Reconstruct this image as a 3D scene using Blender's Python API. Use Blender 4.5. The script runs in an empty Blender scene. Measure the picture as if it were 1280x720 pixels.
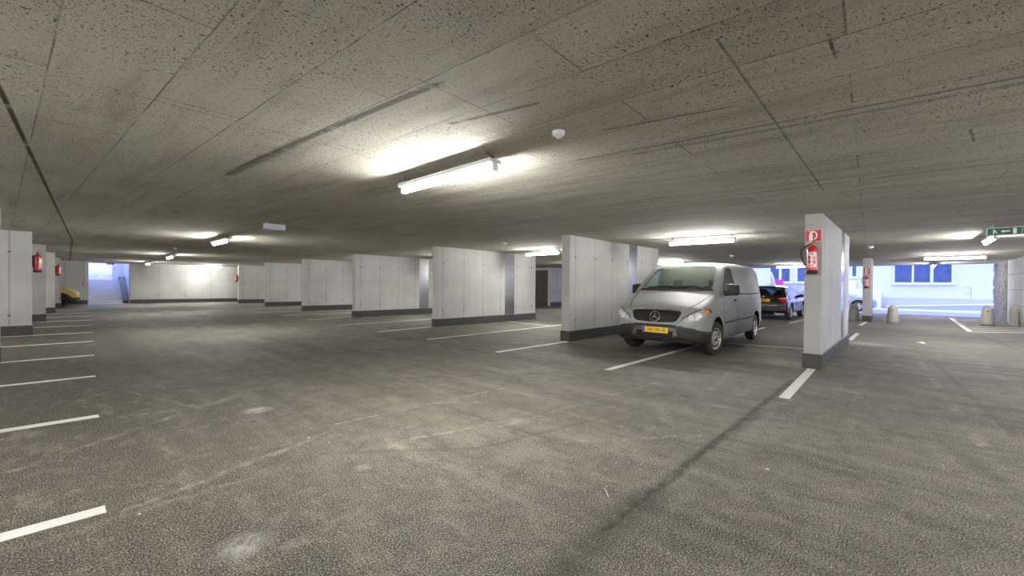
import bpy, bmesh, math, random
import numpy as np
from mathutils import Vector, Matrix
from mathutils.bvhtree import BVHTree
from mathutils.geometry import delaunay_2d_cdt

random.seed(4)
PI = math.pi
SC = bpy.context.scene
COL = SC.collection
H = 2.62            # ceiling height
R = math.radians

# ------------------------------------------------------------------ materials
def new_mat(name):
    m = bpy.data.materials.new(name); m.use_nodes = True
    nt = m.node_tree; nt.nodes.clear()
    return m, nt

def simple(name, col, rough=.6, metal=0., coat=0., noise=0., nscale=8., bump=0., bscale=60., spec=.5):
    m, nt = new_mat(name)
    out = nt.nodes.new('ShaderNodeOutputMaterial'); b = nt.nodes.new('ShaderNodeBsdfPrincipled')
    nt.links.new(b.outputs[0], out.inputs[0])
    b.inputs['Roughness'].default_value = rough; b.inputs['Metallic'].default_value = metal
    b.inputs['Coat Weight'].default_value = coat; b.inputs['Coat Roughness'].default_value = .08
    b.inputs['Specular IOR Level'].default_value = spec
    b.inputs['Base Color'].default_value = (*col, 1)
    if noise or bump:
        tc = nt.nodes.new('ShaderNodeTexCoord')
    if noise:
        n = nt.nodes.new('ShaderNodeTexNoise'); n.inputs['Scale'].default_value = nscale; n.inputs['Detail'].default_value = 4
        nt.links.new(tc.outputs['Object'], n.inputs['Vector'])
        r = nt.nodes.new('ShaderNodeMix'); r.data_type = 'RGBA'
        r.inputs[6].default_value = (*[c*(1-noise) for c in col], 1); r.inputs[7].default_value = (*[min(1, c*(1+noise)) for c in col], 1)
        nt.links.new(n.outputs['Fac'], r.inputs[0]); nt.links.new(r.outputs[2], b.inputs['Base Color'])
    if bump:
        n2 = nt.nodes.new('ShaderNodeTexNoise'); n2.inputs['Scale'].default_value = bscale; n2.inputs['Detail'].default_value = 3
        nt.links.new(tc.outputs['Object'], n2.inputs['Vector'])
        bp = nt.nodes.new('ShaderNodeBump'); bp.inputs['Strength'].default_value = bump; bp.inputs['Distance'].default_value = .01
        nt.links.new(n2.outputs['Fac'], bp.inputs['Height']); nt.links.new(bp.outputs[0], b.inputs['Normal'])
    return m

def emit(name, col, s):
    m, nt = new_mat(name)
    out = nt.nodes.new('ShaderNodeOutputMaterial'); e = nt.nodes.new('ShaderNodeEmission')
    e.inputs[0].default_value = (*col, 1); e.inputs[1].default_value = s
    nt.links.new(e.outputs[0], out.inputs[0]); return m

def glass(name, tint, ior=1.5, rough=.02, extra=0.):
    m, nt = new_mat(name)
    out = nt.nodes.new('ShaderNodeOutputMaterial'); mix = nt.nodes.new('ShaderNodeMixShader')
    t = nt.nodes.new('ShaderNodeBsdfTransparent'); t.inputs[0].default_value = (*tint, 1)
    g = nt.nodes.new('ShaderNodeBsdfGlossy'); g.inputs['Roughness'].default_value = rough
    g.inputs['Color'].default_value = (.9, .95, .93, 1)
    f = nt.nodes.new('ShaderNodeLayerWeight'); f.inputs[0].default_value = .5
    p = nt.nodes.new('ShaderNodeMath'); p.operation = 'POWER'; p.inputs[1].default_value = 4.
    nt.links.new(f.outputs['Facing'], p.inputs[0])
    a = nt.nodes.new('ShaderNodeMath'); a.operation = 'ADD'; a.use_clamp = True; a.inputs[1].default_value = extra
    nt.links.new(p.outputs[0], a.inputs[0])
    nt.links.new(a.outputs[0], mix.inputs[0]); nt.links.new(t.outputs[0], mix.inputs[1]); nt.links.new(g.outputs[0], mix.inputs[2])
    nt.links.new(mix.outputs[0], out.inputs[0]); return m

class N:
    """small helper around a node tree for building scalar maths"""
    def __init__(s, nt): s.nt = nt
    def node(s, t): return s.nt.nodes.new(t)
    def put(s, sock, v):
        if hasattr(v, 'links') or hasattr(v, 'is_linked'): s.nt.links.new(v, sock)
        else: sock.default_value = v
    def m(s, op, a, b=0., c=None, clamp=False):
        n = s.node('ShaderNodeMath'); n.operation = op; n.use_clamp = clamp
        s.put(n.inputs[0], a); s.put(n.inputs[1], b)
        if c is not None: s.put(n.inputs[2], c)
        return n.outputs[0]
    def noise(s, vec, scale, detail=3., rough=.5, out='Fac'):
        n = s.node('ShaderNodeTexNoise'); n.inputs['Scale'].default_value = scale; n.inputs['Detail'].default_value = detail
        n.inputs['Roughness'].default_value = rough
        s.nt.links.new(vec, n.inputs['Vector']); return n.outputs[out]
    def ramp(s, v, a, b):          # smooth 0..1 between a and b
        n = s.node('ShaderNodeMapRange'); n.interpolation_type = 'SMOOTHSTEP'
        s.put(n.inputs[0], v); n.inputs[1].default_value = a; n.inputs[2].default_value = b
        n.inputs[3].default_value = 0; n.inputs[4].default_value = 1
        return n.outputs[0]
    def mixc(s, f, a, b):
        n = s.node('ShaderNodeMix'); n.data_type = 'RGBA'
        s.put(n.inputs[0], f)
        for i, v in ((6, a), (7, b)):
            if isinstance(v, tuple): n.inputs[i].default_value = (*v, 1)
            else: s.nt.links.new(v, n.inputs[i])
        return n.outputs[2]
    def comb(s, x, y, z):
        n = s.node('ShaderNodeCombineXYZ')
        for i, v in enumerate((x, y, z)): s.put(n.inputs[i], v)
        return n.outputs[0]
    def seg(s, X, Y, x0, y0, x1, y1, w, soft=.5):
        """mask of a straight mark from (x0,y0) to (x1,y1), half width w"""
        L = math.hypot(x1-x0, y1-y0); tx, ty = (x1-x0)/L, (y1-y0)/L
        dx = s.m('SUBTRACT', X, x0); dy = s.m('SUBTRACT', Y, y0)
        al = s.m('ADD', s.m('MULTIPLY', dx, tx), s.m('MULTIPLY', dy, ty))
        ac = s.m('ABSOLUTE', s.m('ADD', s.m('MULTIPLY', dx, -ty), s.m('MULTIPLY', dy, tx)))
        ov = s.m('MAXIMUM', s.m('SUBTRACT', s.m('ABSOLUTE', s.m('SUBTRACT', al, L/2)), L/2), 0.)
        d = s.m('ADD', ac, s.m('MULTIPLY', ov, .35))
        return s.m('SUBTRACT', 1., s.ramp(d, w*(1-soft), w*(1+soft)))
    def arc(s, X, Y, cx, cy, r, w, x0=None, x1=None):
        dx = s.m('SUBTRACT', X, cx); dy = s.m('SUBTRACT', Y, cy)
        d = s.m('SQRT', s.m('ADD', s.m('MULTIPLY', dx, dx), s.m('MULTIPLY', dy, dy)))
        k = s.m('SUBTRACT', 1., s.ramp(s.m('ABSOLUTE', s.m('SUBTRACT', d, r)), w*.4, w*1.6))
        return k

def principled(nt):
    out = nt.nodes.new('ShaderNodeOutputMaterial'); b = nt.nodes.new('ShaderNodeBsdfPrincipled')
    nt.links.new(b.outputs[0], out.inputs[0]); return b

def floor_mat():
    m, nt = new_mat('asphalt_floor'); n = N(nt); b = principled(nt)
    tc = n.node('ShaderNodeTexCoord'); P = tc.outputs['Object']
    sp = n.node('ShaderNodeSeparateXYZ'); nt.links.new(P, sp.inputs[0]); X, Y = sp.outputs[0], sp.outputs[1]
    # wobble for scratches and cracks
    wob = n.noise(P, 3.5, 3); wx = n.m('ADD', X, n.m('MULTIPLY', n.m('SUBTRACT', wob, .5), .07))
    wob2 = n.noise(P, 4.7, 3); wy = n.m('ADD', Y, n.m('MULTIPLY', n.m('SUBTRACT', wob2, .5), .07))
    big = n.noise(P, .35, 4, .6); mid = n.noise(P, 1.6, 5, .65)
    streak = n.noise(n.comb(n.m('MULTIPLY', X, 2.6), n.m('MULTIPLY', Y, .28), 0.), 1., 5, .65)
    streak2 = n.noise(n.comb(n.m('MULTIPLY', X, .30), n.m('MULTIPLY', Y, 2.4), 3.), 1., 5, .65)
    fine = n.noise(P, 110, 3, .8); fine2 = n.noise(P, 48, 4, .8)
    c = n.mixc(n.ramp(big, .33, .66), FLOOR_DARK, FLOOR_LIGHT)
    c = n.mixc(n.m('MULTIPLY', n.ramp(mid, .45, .75), .45), c, (.055, .046, .034))
    c = n.mixc(n.m('MULTIPLY', n.ramp(streak, .5, .72), .7), c, (.29, .265, .22))
    c = n.mixc(n.m('MULTIPLY', n.ramp(streak2, .52, .75), .5), c, (.27, .25, .212))
    c = n.mixc(n.m('MULTIPLY', n.ramp(streak, .48, .33), .75), c, (.05, .042, .031))
    # darker, browner ground along the left bays
    leftw = n.m('SUBTRACT', 1., n.ramp(n.m('ADD', X, n.m('MULTIPLY', mid, 1.6)), .6, 3.2))
    c = n.mixc(n.m('MULTIPLY', leftw, .86), c, (.047, .035, .02))
    mot = n.noise(P, 5.5, 5, .75); mot2 = n.noise(n.comb(n.m('MULTIPLY', X, 1.4), n.m('MULTIPLY', Y, .45), 7.), 3.2, 5, .75)
    c = n.mixc(n.m('MULTIPLY', n.ramp(mot, .50, .66), .45), c, (.27, .24, .19))
    c = n.mixc(n.m('MULTIPLY', n.ramp(mot, .50, .36), .5), c, (.052, .043, .032))
    c = n.mixc(n.m('MULTIPLY', n.ramp(mot2, .54, .68), .45), c, (.30, .265, .21))
    c = n.mixc(n.m('MULTIPLY', n.ramp(mot2, .47, .34), .5), c, (.05, .041, .03))
    # speckle of the aggregate
    c = n.mixc(n.m('MULTIPLY', n.ramp(fine, .53, .60), .8), c, (.47, .44, .385))
    c = n.mixc(n.m('MULTIPLY', n.ramp(fine, .48, .41), .92), c, (.018, .015, .012))
    c = n.mixc(n.m('MULTIPLY', n.ramp(fine2, .55, .63), .7), c, (.022, .019, .015))
    # pale grit scattered on the left
    grit = n.m('MULTIPLY', n.ramp(n.noise(P, 26, 2, .5), .70, .74), n.ramp(n.noise(P, .8, 2), .42, .6))
    c = n.mixc(n.m('MULTIPLY', grit, .8), c, (.62, .56, .45))
    # scuffs and drag marks: pale
    pale = None
    for s in [(1.85, 4.05, 5.2, 3.83, .018, .8), (.44, 7.6, 1.3, 4.9, .03, .5), (-.3, 4.6, 1.5, 6.0, .04, .5), (.3, 3.4, 1.5, 3.8, .035, .5),
              (-.2, 3.3, .75, 3.35, .05, .5), (1.16, 3.65, 1.7, 3.9, .02, .7), (2.1, 3.2, 3.2, 2.9, .03, .6), (2.6, 2.9, 5.8, 2.6, .03, .5),
              (4.92, 2.25, 4.1, 1.68, .07, .35), (3.4, 4.9, 4.4, 3.2, .018, .5), (12.6, -.1, 5.4, -.5, .05, .5), (14, -.9, 8, -1.2, .06, .4),
              (5, .4, 9, .5, .05, .35), (3.0, 2.2, 4.4, 1.1, .05, .4), (6, 1.9, 9, 2.3, .05, .4), (1.5, 7.2, 4.6, 6.9, .03, .4), (1, 10, 5, 12, .05, .35),
              (2, 14, 5, 22, .12, .3), (4.4, 8, 5.4, 20, .1, .3), (7.9, 1.75, 9.6, .95, .04, .6), (.6, 2.3, 1.9, 2.5, .04, .35)]:
        k = n.m('MULTIPLY', n.seg(wx, wy, *s[:4], s[4]*.8, .9), s[5]); pale = k if pale is None else n.m('MAXIMUM', pale, k)
    for a in [(.95, 6.55, .85, .05, .3), (2.5, 7.2, .75, .04, .3), (2.35, 3.1, .42, .06, .3)]:
        pale = n.m('MAXIMUM', pale, n.m('MULTIPLY', n.m('MULTIPLY', n.arc(wx, wy, *a[:4]), n.ramp(n.noise(P, .9, 2), .45, .6)), a[4]+.2))
    pale = n.m('MULTIPLY', n.m('MULTIPLY', pale, n.ramp(n.noise(P, 9, 5, .75), .40, .62)), n.ramp(n.noise(P, 1.5, 3, .6), .38, .58))
    c = n.mixc(n.m('MULTIPLY', pale, .75), c, (.50, .455, .37))
    # white dust spills
    for (x, y, r, k) in [(1.47, 5.1, .13, .7), (.66, 2.5, .13, .5), (1.55, 2.95, .06, .4), (9.1, 1.55, .5, .5), (13.7, .75, .5, .55)]:
        dx = n.m('SUBTRACT', wx, x); dy = n.m('SUBTRACT', wy, y)
        d = n.m('SQRT', n.m('ADD', n.m('MULTIPLY', dx, dx), n.m('MULTIPLY', dy, dy)))
        msk = n.m('MULTIPLY', n.m('SUBTRACT', 1., n.ramp(d, 0., r*1.5)), n.m('MULTIPLY', n.ramp(n.noise(P, 12, 6, .8), .32, .66), k))
        c = n.mixc(msk, c, (.72, .70, .66))
    # dark seams and cracks
    dk = None
    for s in [(7.3, 1.23, 2.1, 1.22, .035, .9), (5.2, 1.2, 4.2, 1.2, .06, .6), (2.6, 1.22, 1.7, 1.2, .09, .6), (.9, 1.3, .7, .4, .05, .5),
              (2.4, 2.6, 4.6, 2.15, .02, .35), (1.6, 3.3, 2.4, 2.6, .03, .3), (14, -1.9, 19, -1.6, .06, .5), (11.6, -.35, 6, -.75, .03, .3),
              (5.4, 3.98, 2.6, 5.9, .02, .5), (3.1, 8.4, 5.8, 7.9, .04, .5), (5.2, -.3, 4.2, -.6, .07, .4), (2.4, -.2, 1.7, .4, .05, .5)]:
        k = n.m('MULTIPLY', n.seg(wx, wy, *s[:5], .9), s[5]); dk = k if dk is None else n.m('MAXIMUM', dk, k)
    dk = n.m('MULTIPLY', dk, n.ramp(n.noise(P, 11, 4, .7), .25, .6))
    c = n.mixc(dk, c, (.022, .018, .014))
    nt.links.new(c, b.inputs['Base Color'])
    rg = n.m('ADD', n.m('MULTIPLY', mid, .25), .62); nt.links.new(rg, b.inputs['Roughness'])
    b.inputs['Specular IOR Level'].default_value = .35
    bp = n.node('ShaderNodeBump'); bp.inputs['Strength'].default_value = .12; bp.inputs['Distance'].default_value = .003
    nt.links.new(n.m('ADD', fine, n.m('MULTIPLY', dk, -.6)), bp.inputs['Height']); nt.links.new(bp.outputs[0], b.inputs['Normal'])
    return m

FLOOR_DARK = (.105, .088, .066); FLOOR_LIGHT = (.20, .176, .142)

def ceiling_mat():
    m, nt = new_mat('board_marked_concrete'); n = N(nt); b = principled(nt)
    tc = n.node('ShaderNodeTexCoord'); P = tc.outputs['Object']
    sp = n.node('ShaderNodeSeparateXYZ'); nt.links.new(P, sp.inputs[0]); X, Y = sp.outputs[0], sp.outputs[1]
    wob = n.m('MULTIPLY', n.m('SUBTRACT', n.noise(P, 2.2, 3), .5), .018)
    V = n.m('ADD', n.m('ADD', X, n.m('MULTIPLY', Y, .06)), n.m('ADD', wob, 19.82))     # across the boards
    U = n.m('ADD', n.m('SUBTRACT', Y, n.m('MULTIPLY', X, .05)), n.m('ADD', wob, 20.3))   # along the boards
    br = n.node('ShaderNodeTexBrick'); nt.links.new(n.comb(U, V, 0.), br.inputs['Vector'])
    br.inputs['Scale'].default_value = 1.; br.inputs['Brick Width'].default_value = 2.4; br.inputs['Row Height'].default_value = .5
    br.inputs['Mortar Size'].default_value = .006; br.inputs['Mortar Smooth'].default_value = .3; br.inputs['Bias'].default_value = 0.
    br.offset = .5; br.inputs['Color1'].default_value = (.57, .53, .455, 1); br.inputs['Color2'].default_value = (.68, .645, .565, 1)
    br.inputs['Mortar'].default_value = (.36, .335, .285, 1)
    big = n.noise(P, .7, 4, .6); st = n.noise(n.comb(n.m('MULTIPLY', V, 4.), n.m('MULTIPLY', U, .5), 0.), 1., 4, .6)
    c = n.mixc(n.m('MULTIPLY', n.ramp(big, .35, .7), .45), br.outputs['Color'], (.68, .65, .585))
    c = n.mixc(n.m('MULTIPLY', n.ramp(st, .46, .72), .6), c, (.36, .33, .27))
    c = n.mixc(n.m('MULTIPLY', n.ramp(n.noise(P, 4.5, 5, .75), .5, .7), .35), c, (.74, .71, .64))
    c = n.mixc(n.m('MULTIPLY', n.ramp(n.noise(P, 1.7, 5, .7), .56, .78), .4), c, (.34, .31, .255))
    # seams that open and close, dark and pale
    sm = n.ramp(n.noise(P, 1.3, 4, .7), .40, .60)
    c = n.mixc(n.m('MULTIPLY', n.m('MULTIPLY', br.outputs['Fac'], sm), .55), c, (.10, .09, .07))
    pl = n.m('MULTIPLY', n.m('MULTIPLY', br.outputs['Fac'], n.ramp(n.noise(P, 1.1, 3, .6), .55, .63)), .6)
    c = n.mixc(pl, c, (.66, .63, .55))
    # pores
    por = n.ramp(n.noise(P, 105, 2, .6), .585, .63)
    por2 = n.ramp(n.noise(P, 48, 2, .6), .62, .66)
    por = n.m('MAXIMUM', por, por2)
    pm = n.ramp(n.noise(P, .8, 3, .6), .30, .55)
    c = n.mixc(n.m('MULTIPLY', por, n.m('ADD', n.m('MULTIPLY', pm, .55), .42)), c, (.07, .06, .043))
    c = n.mixc(n.m('MULTIPLY', n.ramp(n.noise(P, 85, 2, .6), .56, .66), .4), c, (.74, .71, .64))
    dk = None
    for s in [(-.45, -1, -.26, 4.38, .012, .9), (-.26, 4.38, .3, 18.4, .016, .95), (.3, 18.4, .5, 36.7, .03, .7),
              (1.31, 5.55, 1.62, 2.2, .03, .7), (1.36, 5.7, 1.46, 3.9, .05, .55), (2.1, 2.6, 2.25, 1.9, .02, .6),
              (2.29, .72, 6.7, .8, .008, .55), (1.5, 2.2, 2.4, 2.25, .006, .5), (.2, 3.8, 2.2, 3.9, .006, .5),
              (6.1, 5.2, 6.42, -1.3, .012, .85), (3.55, 2.4, 3.92, -.8, .016, .55), (3.75, 1.9, 4.02, -.6, .03, .35),
              (6.4, 5, 6.1, 16, .012, .5), (9.4, 6, 9.9, -2, .012, .5), (3.0, 1.8, 3.2, .9, .008, .8), (2.6, .3, 2.9, .3, .008, .8), (4.9, -.35, 5.3, -.4, .01, .6)]:
        k = n.m('MULTIPLY', n.seg(X, Y, *s[:5], .6), s[5]); dk = k if dk is None else n.m('MAXIMUM', dk, k)
    dk = n.m('MULTIPLY', dk, n.ramp(n.noise(P, 6, 4, .7), .28, .5))
    c = n.mixc(dk, c, (.05, .042, .03))
    pw = None
    for s in [(.66, 1.5, .5, 4.4, .008, .5), (1.58, 2.0, 1.72, .2, .007, .7), (1.30, 5.6, 1.34, 4.8, .01, .7), (3.35, 2.4, 3.6, .9, .006, .6)]:
        k = n.m('MULTIPLY', n.seg(X, Y, *s[:5], .6), s[5]); pw = k if pw is None else n.m('MAXIMUM', pw, k)
    c = n.mixc(pw, c, (.68, .65, .57))
    nt.links.new(c, b.inputs['Base Color']); b.inputs['Roughness'].default_value = .9; b.inputs['Specular IOR Level'].default_value = .2
    hgt = n.m('SUBTRACT', n.m('MULTIPLY', n.m('ADD', por, n.noise(P, 18, 3)), .5), n.m('MULTIPLY', n.m('ADD', dk, br.outputs['Fac']), .6))
    bp = n.node('ShaderNodeBump'); bp.inputs['Strength'].default_value = .45; bp.inputs['Distance'].default_value = .008; bp.invert = True
    nt.links.new(hgt, bp.inputs['Height']); nt.links.new(bp.outputs[0], b.inputs['Normal'])
    return m

def wall_mat(name, col, along='X', panel=1.3, off=0., zseam=None, course=0.):
    """smooth formwork concrete: joints between form panels and tie holes at two heights"""
    m, nt = new_mat(name); n = N(nt); b = principled(nt)
    tc = n.node('ShaderNodeTexCoord'); P = tc.outputs['Object']
    sp = n.node('ShaderNodeSeparateXYZ'); nt.links.new(P, sp.inputs[0])
    A = sp.outputs[0] if along == 'X' else sp.outputs[1]; Z = sp.outputs[2]
    fr = n.m('MODULO', n.m('ADD', A, 100*panel-off), panel)
    d = n.m('MINIMUM', fr, n.m('SUBTRACT', panel, fr))
    seam = n.m('SUBTRACT', 1., n.ramp(d, .006, .016))
    big = n.noise(P, 1.1, 5, .6)
    vst = n.noise(n.comb(n.m('MULTIPLY', A, 5.), 0., n.m('MULTIPLY', Z, .5)), 1., 4, .6)
    c = n.mixc(n.ramp(big, .3, .7), tuple(v*.9 for v in col), tuple(min(1, v*1.08) for v in col))
    c = n.mixc(n.m('MULTIPLY', n.ramp(vst, .52, .78), .3), c, tuple(v*w for v, w in zip(col, (.70, .67, .60))))
    c = n.mixc(n.m('MULTIPLY', n.ramp(n.noise(P, 14, 3, .6), .55, .75), .18), c, tuple(v*.7 for v in col))
    c = n.mixc(n.m('MULTIPLY', seam, .55), c, (.16, .15, .13))
    for z in ((.52, 2.1) if not course else (.45, 1.08, 1.7, 2.3)):
        dz = n.m('ABSOLUTE', n.m('SUBTRACT', Z, z)); h = n.m('ADD', n.m('MULTIPLY', d, d), n.m('MULTIPLY', dz, dz))
        hole = n.m('SUBTRACT', 1., n.ramp(h, .0006, .0013))
        c = n.mixc(n.m('MULTIPLY', hole, .8), c, (.1, .095, .085))
    if course:
        fz = n.m('MODULO', n.m('ADD', Z, course*10-.13), course); dz = n.m('MINIMUM', fz, n.m('SUBTRACT', course, fz))
        cs = n.m('MULTIPLY', n.m('SUBTRACT', 1., n.ramp(dz, .006, .018)), n.ramp(n.noise(P, 5, 3, .7), .3, .55))
        c = n.mixc(n.m('MULTIPLY', cs, .8), c, (.1, .095, .09))
    nt.links.new(c, b.inputs['Base Color']); b.inputs['Roughness'].default_value = .75; b.inputs['Specular IOR Level'].default_value = .3
    bp = n.node('ShaderNodeBump'); bp.inputs['Strength'].default_value = .25; bp.inputs['Distance'].default_value = .006
    nt.links.new(n.m('SUBTRACT', n.noise(P, 25, 3), n.m('MULTIPLY', seam, .8)), bp.inputs['Height']); nt.links.new(bp.outputs[0], b.inputs['Normal'])
    return m

def stone_mat():
    m, nt = new_mat('rough_stone'); n = N(nt); b = principled(nt)
    tc = n.node('ShaderNodeTexCoord'); P = tc.outputs['Object']
    v = n.node('ShaderNodeTexVoronoi'); v.inputs['Scale'].default_value = 5.; nt.links.new(P, v.inputs['Vector'])
    c = n.mixc(n.noise(P, 9, 4, .7), (.07, .07, .07), (.30, .29, .28))
    c = n.mixc(n.m('MULTIPLY', n.ramp(n.noise(P, 6, 3, .7), .55, .7), .6), c, (.1, .1, .1))
    nt.links.new(c, b.inputs['Base Color']); b.inputs['Roughness'].default_value = .95
    bp = n.node('ShaderNodeBump'); bp.inputs['Strength'].default_value = .9; bp.inputs['Distance'].default_value = .05
    nt.links.new(v.outputs['Distance'], bp.inputs['Height']); nt.links.new(bp.outputs[0], b.inputs['Normal'])
    return m

M = {}
M['floor'] = floor_mat(); M['ceiling'] = ceiling_mat()
CW = (.46, .458, .438)
M['wall'] = wall_mat('formwork_concrete', CW, 'X', .9, .24)
M['wall_y'] = wall_mat('formwork_concrete_far', CW, 'X', 1.45, .3)
M['wall_side'] = wall_mat('formwork_concrete_side', (.45, .448, .428), 'Y', 1.3, .2)
M['course'] = wall_mat('coursed_concrete', (.50, .495, .48), 'X', 1.1, .5, course=.62)
M['stone'] = stone_mat()
M['base'] = simple('bitumen_base_coat', (.055, .055, .052), .45, noise=.35, nscale=5)
M['basecap'] = simple('base_edge', (.28, .28, .27), .5)
M['galv'] = simple('galvanised_sheet', (.62, .63, .65), .17, 1., noise=.1, nscale=3)
M['line'] = simple('road_paint', (.72, .70, .66), .7, noise=.18, nscale=9, bump=.3)
M['tube'] = emit('fluorescent_tube', (.985, .985, .955), 31.)
M['fixture'] = simple('lamp_housing', (.60, .60, .58), .45)
M['darkmetal'] = simple('dark_steel', (.06, .06, .065), .5, .6)
M['white'] = simple('white_plastic', (.75, .76, .78), .4)
M['paleblue'] = simple('pale_plastic', (.56, .58, .68), .35)
M['red'] = simple('red_paint', (.62, .015, .02), .28, coat=.5)
M['redsign'] = simple('red_sign', (.55, .015, .012), .4)
M['green'] = simple('green_sign', (.006, .13, .055), .4)
M['signwhite'] = simple('sign_white', (.82, .82, .80), .5)
M['rubber'] = simple('black_rubber', (.018, .018, .018), .65)
M['label'] = simple('paper_label', (.78, .74, .70), .5)
M['brass'] = simple('brass', (.6, .42, .15), .3, 1.)
M['silver'] = simple('silver_car_paint', (.315, .32, .32), .55, .08, .0, spec=.4)
M['crease'] = simple('body_crease', (.16, .165, .17), .5)
M['reflector'] = simple('lamp_reflector', (.75, .76, .76), .35, .3)
M['blackplastic'] = simple('grey_black_plastic', (.022, .019, .015), .5)
M['mirrorblack'] = simple('mirror_black', (.025, .022, .02), .45)
M['arch'] = simple('arch_black', (.012, .011, .01), .9)
M['tyre'] = simple('tyre', (.06, .05, .036), .8, noise=.3, nscale=6)
M['rim'] = simple('silver_rim', (.56, .57, .58), .35, .6)
M['rimdark'] = simple('rim_hole', (.02, .02, .02), .7)
M['chrome'] = simple('chrome', (.75, .75, .75), .15, 1.)
M['lamp_glass'] = simple('lamp_lens', (.62, .63, .62), .12, .35, .8, noise=.45, nscale=18)
M['orange'] = simple('orange_lens', (.75, .27, .05), .2, coat=.6)
M['redlens'] = simple('red_lens', (.55, .015, .02), .2, coat=.8)
M['plate_yellow'] = simple('plate_yellow', (.95, .58, .03), .45)
M['plate_blue'] = simple('plate_blue', (.03, .10, .55), .45)
M['ink'] = simple('plate_ink', (.02, .018, .012), .5)
M['glass'] = glass('car_glass', (.86, .93, .89), extra=.05)
M['glass_dark'] = glass('dark_car_glass', (.55, .58, .6), extra=.06)
M['cabin'] = simple('cabin_grey', (.28, .28, .27), .8)
M['seat'] = simple('seat_cloth', (.07, .07, .075), .9)
M['suv'] = simple('dark_brown_paint', (.022, .017, .013), .22, .3, .9)
M['yellow'] = simple('yellow_paint', (.62, .40, .015), .3, .1, .7)
M['bluecar'] = simple('silver_blue_paint', (.36, .39, .45), .3, .5, .6)
M['seam'] = simple('panel_gap', (.03, .03, .033), .7)
M['bollard'] = simple('cast_concrete', (.42, .40, .36), .85, noise=.12, nscale=20, bump=.3)
M['render_white'] = simple('white_render', (.62, .62, .63), .9, noise=.03, nscale=2)
M['plinth'] = simple('grey_plinth', (.45, .46, .48), .9)
M['winframe'] = simple('window_frame', (.66, .66, .67), .5)
M['winglass'] = simple('window_glass', (.05, .085, .17), .3, 0., 0., noise=.6, nscale=2.5, spec=.3)
M['street'] = simple('street_asphalt', (.34, .345, .36), .85, noise=.12, nscale=.8)
M['kerb'] = simple('kerb_stone', (.8, .8, .8), .8)
M['step'] = simple('stair_concrete', (.55, .55, .54), .85, noise=.08, nscale=6)
M['rubble'] = simple('rubble_slope', (.55, .54, .52), .95, noise=.6, nscale=7, bump=.8, bscale=14)
M['door'] = simple('dark_door', (.035, .032, .024), .5)
M['magenta'] = simple('magenta_board', (.55, .03, .28), .5)
M['cloth'] = simple('grey_cloth', (.42, .42, .42), .9)
M['fence'] = simple('pale_blue_gate', (.42, .45, .52), .6)
M['wood'] = simple('straw', (.6, .52, .36), .8)
M['wallyellow'] = simple('yellow_edge', (.5, .33, .07), .6)

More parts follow.
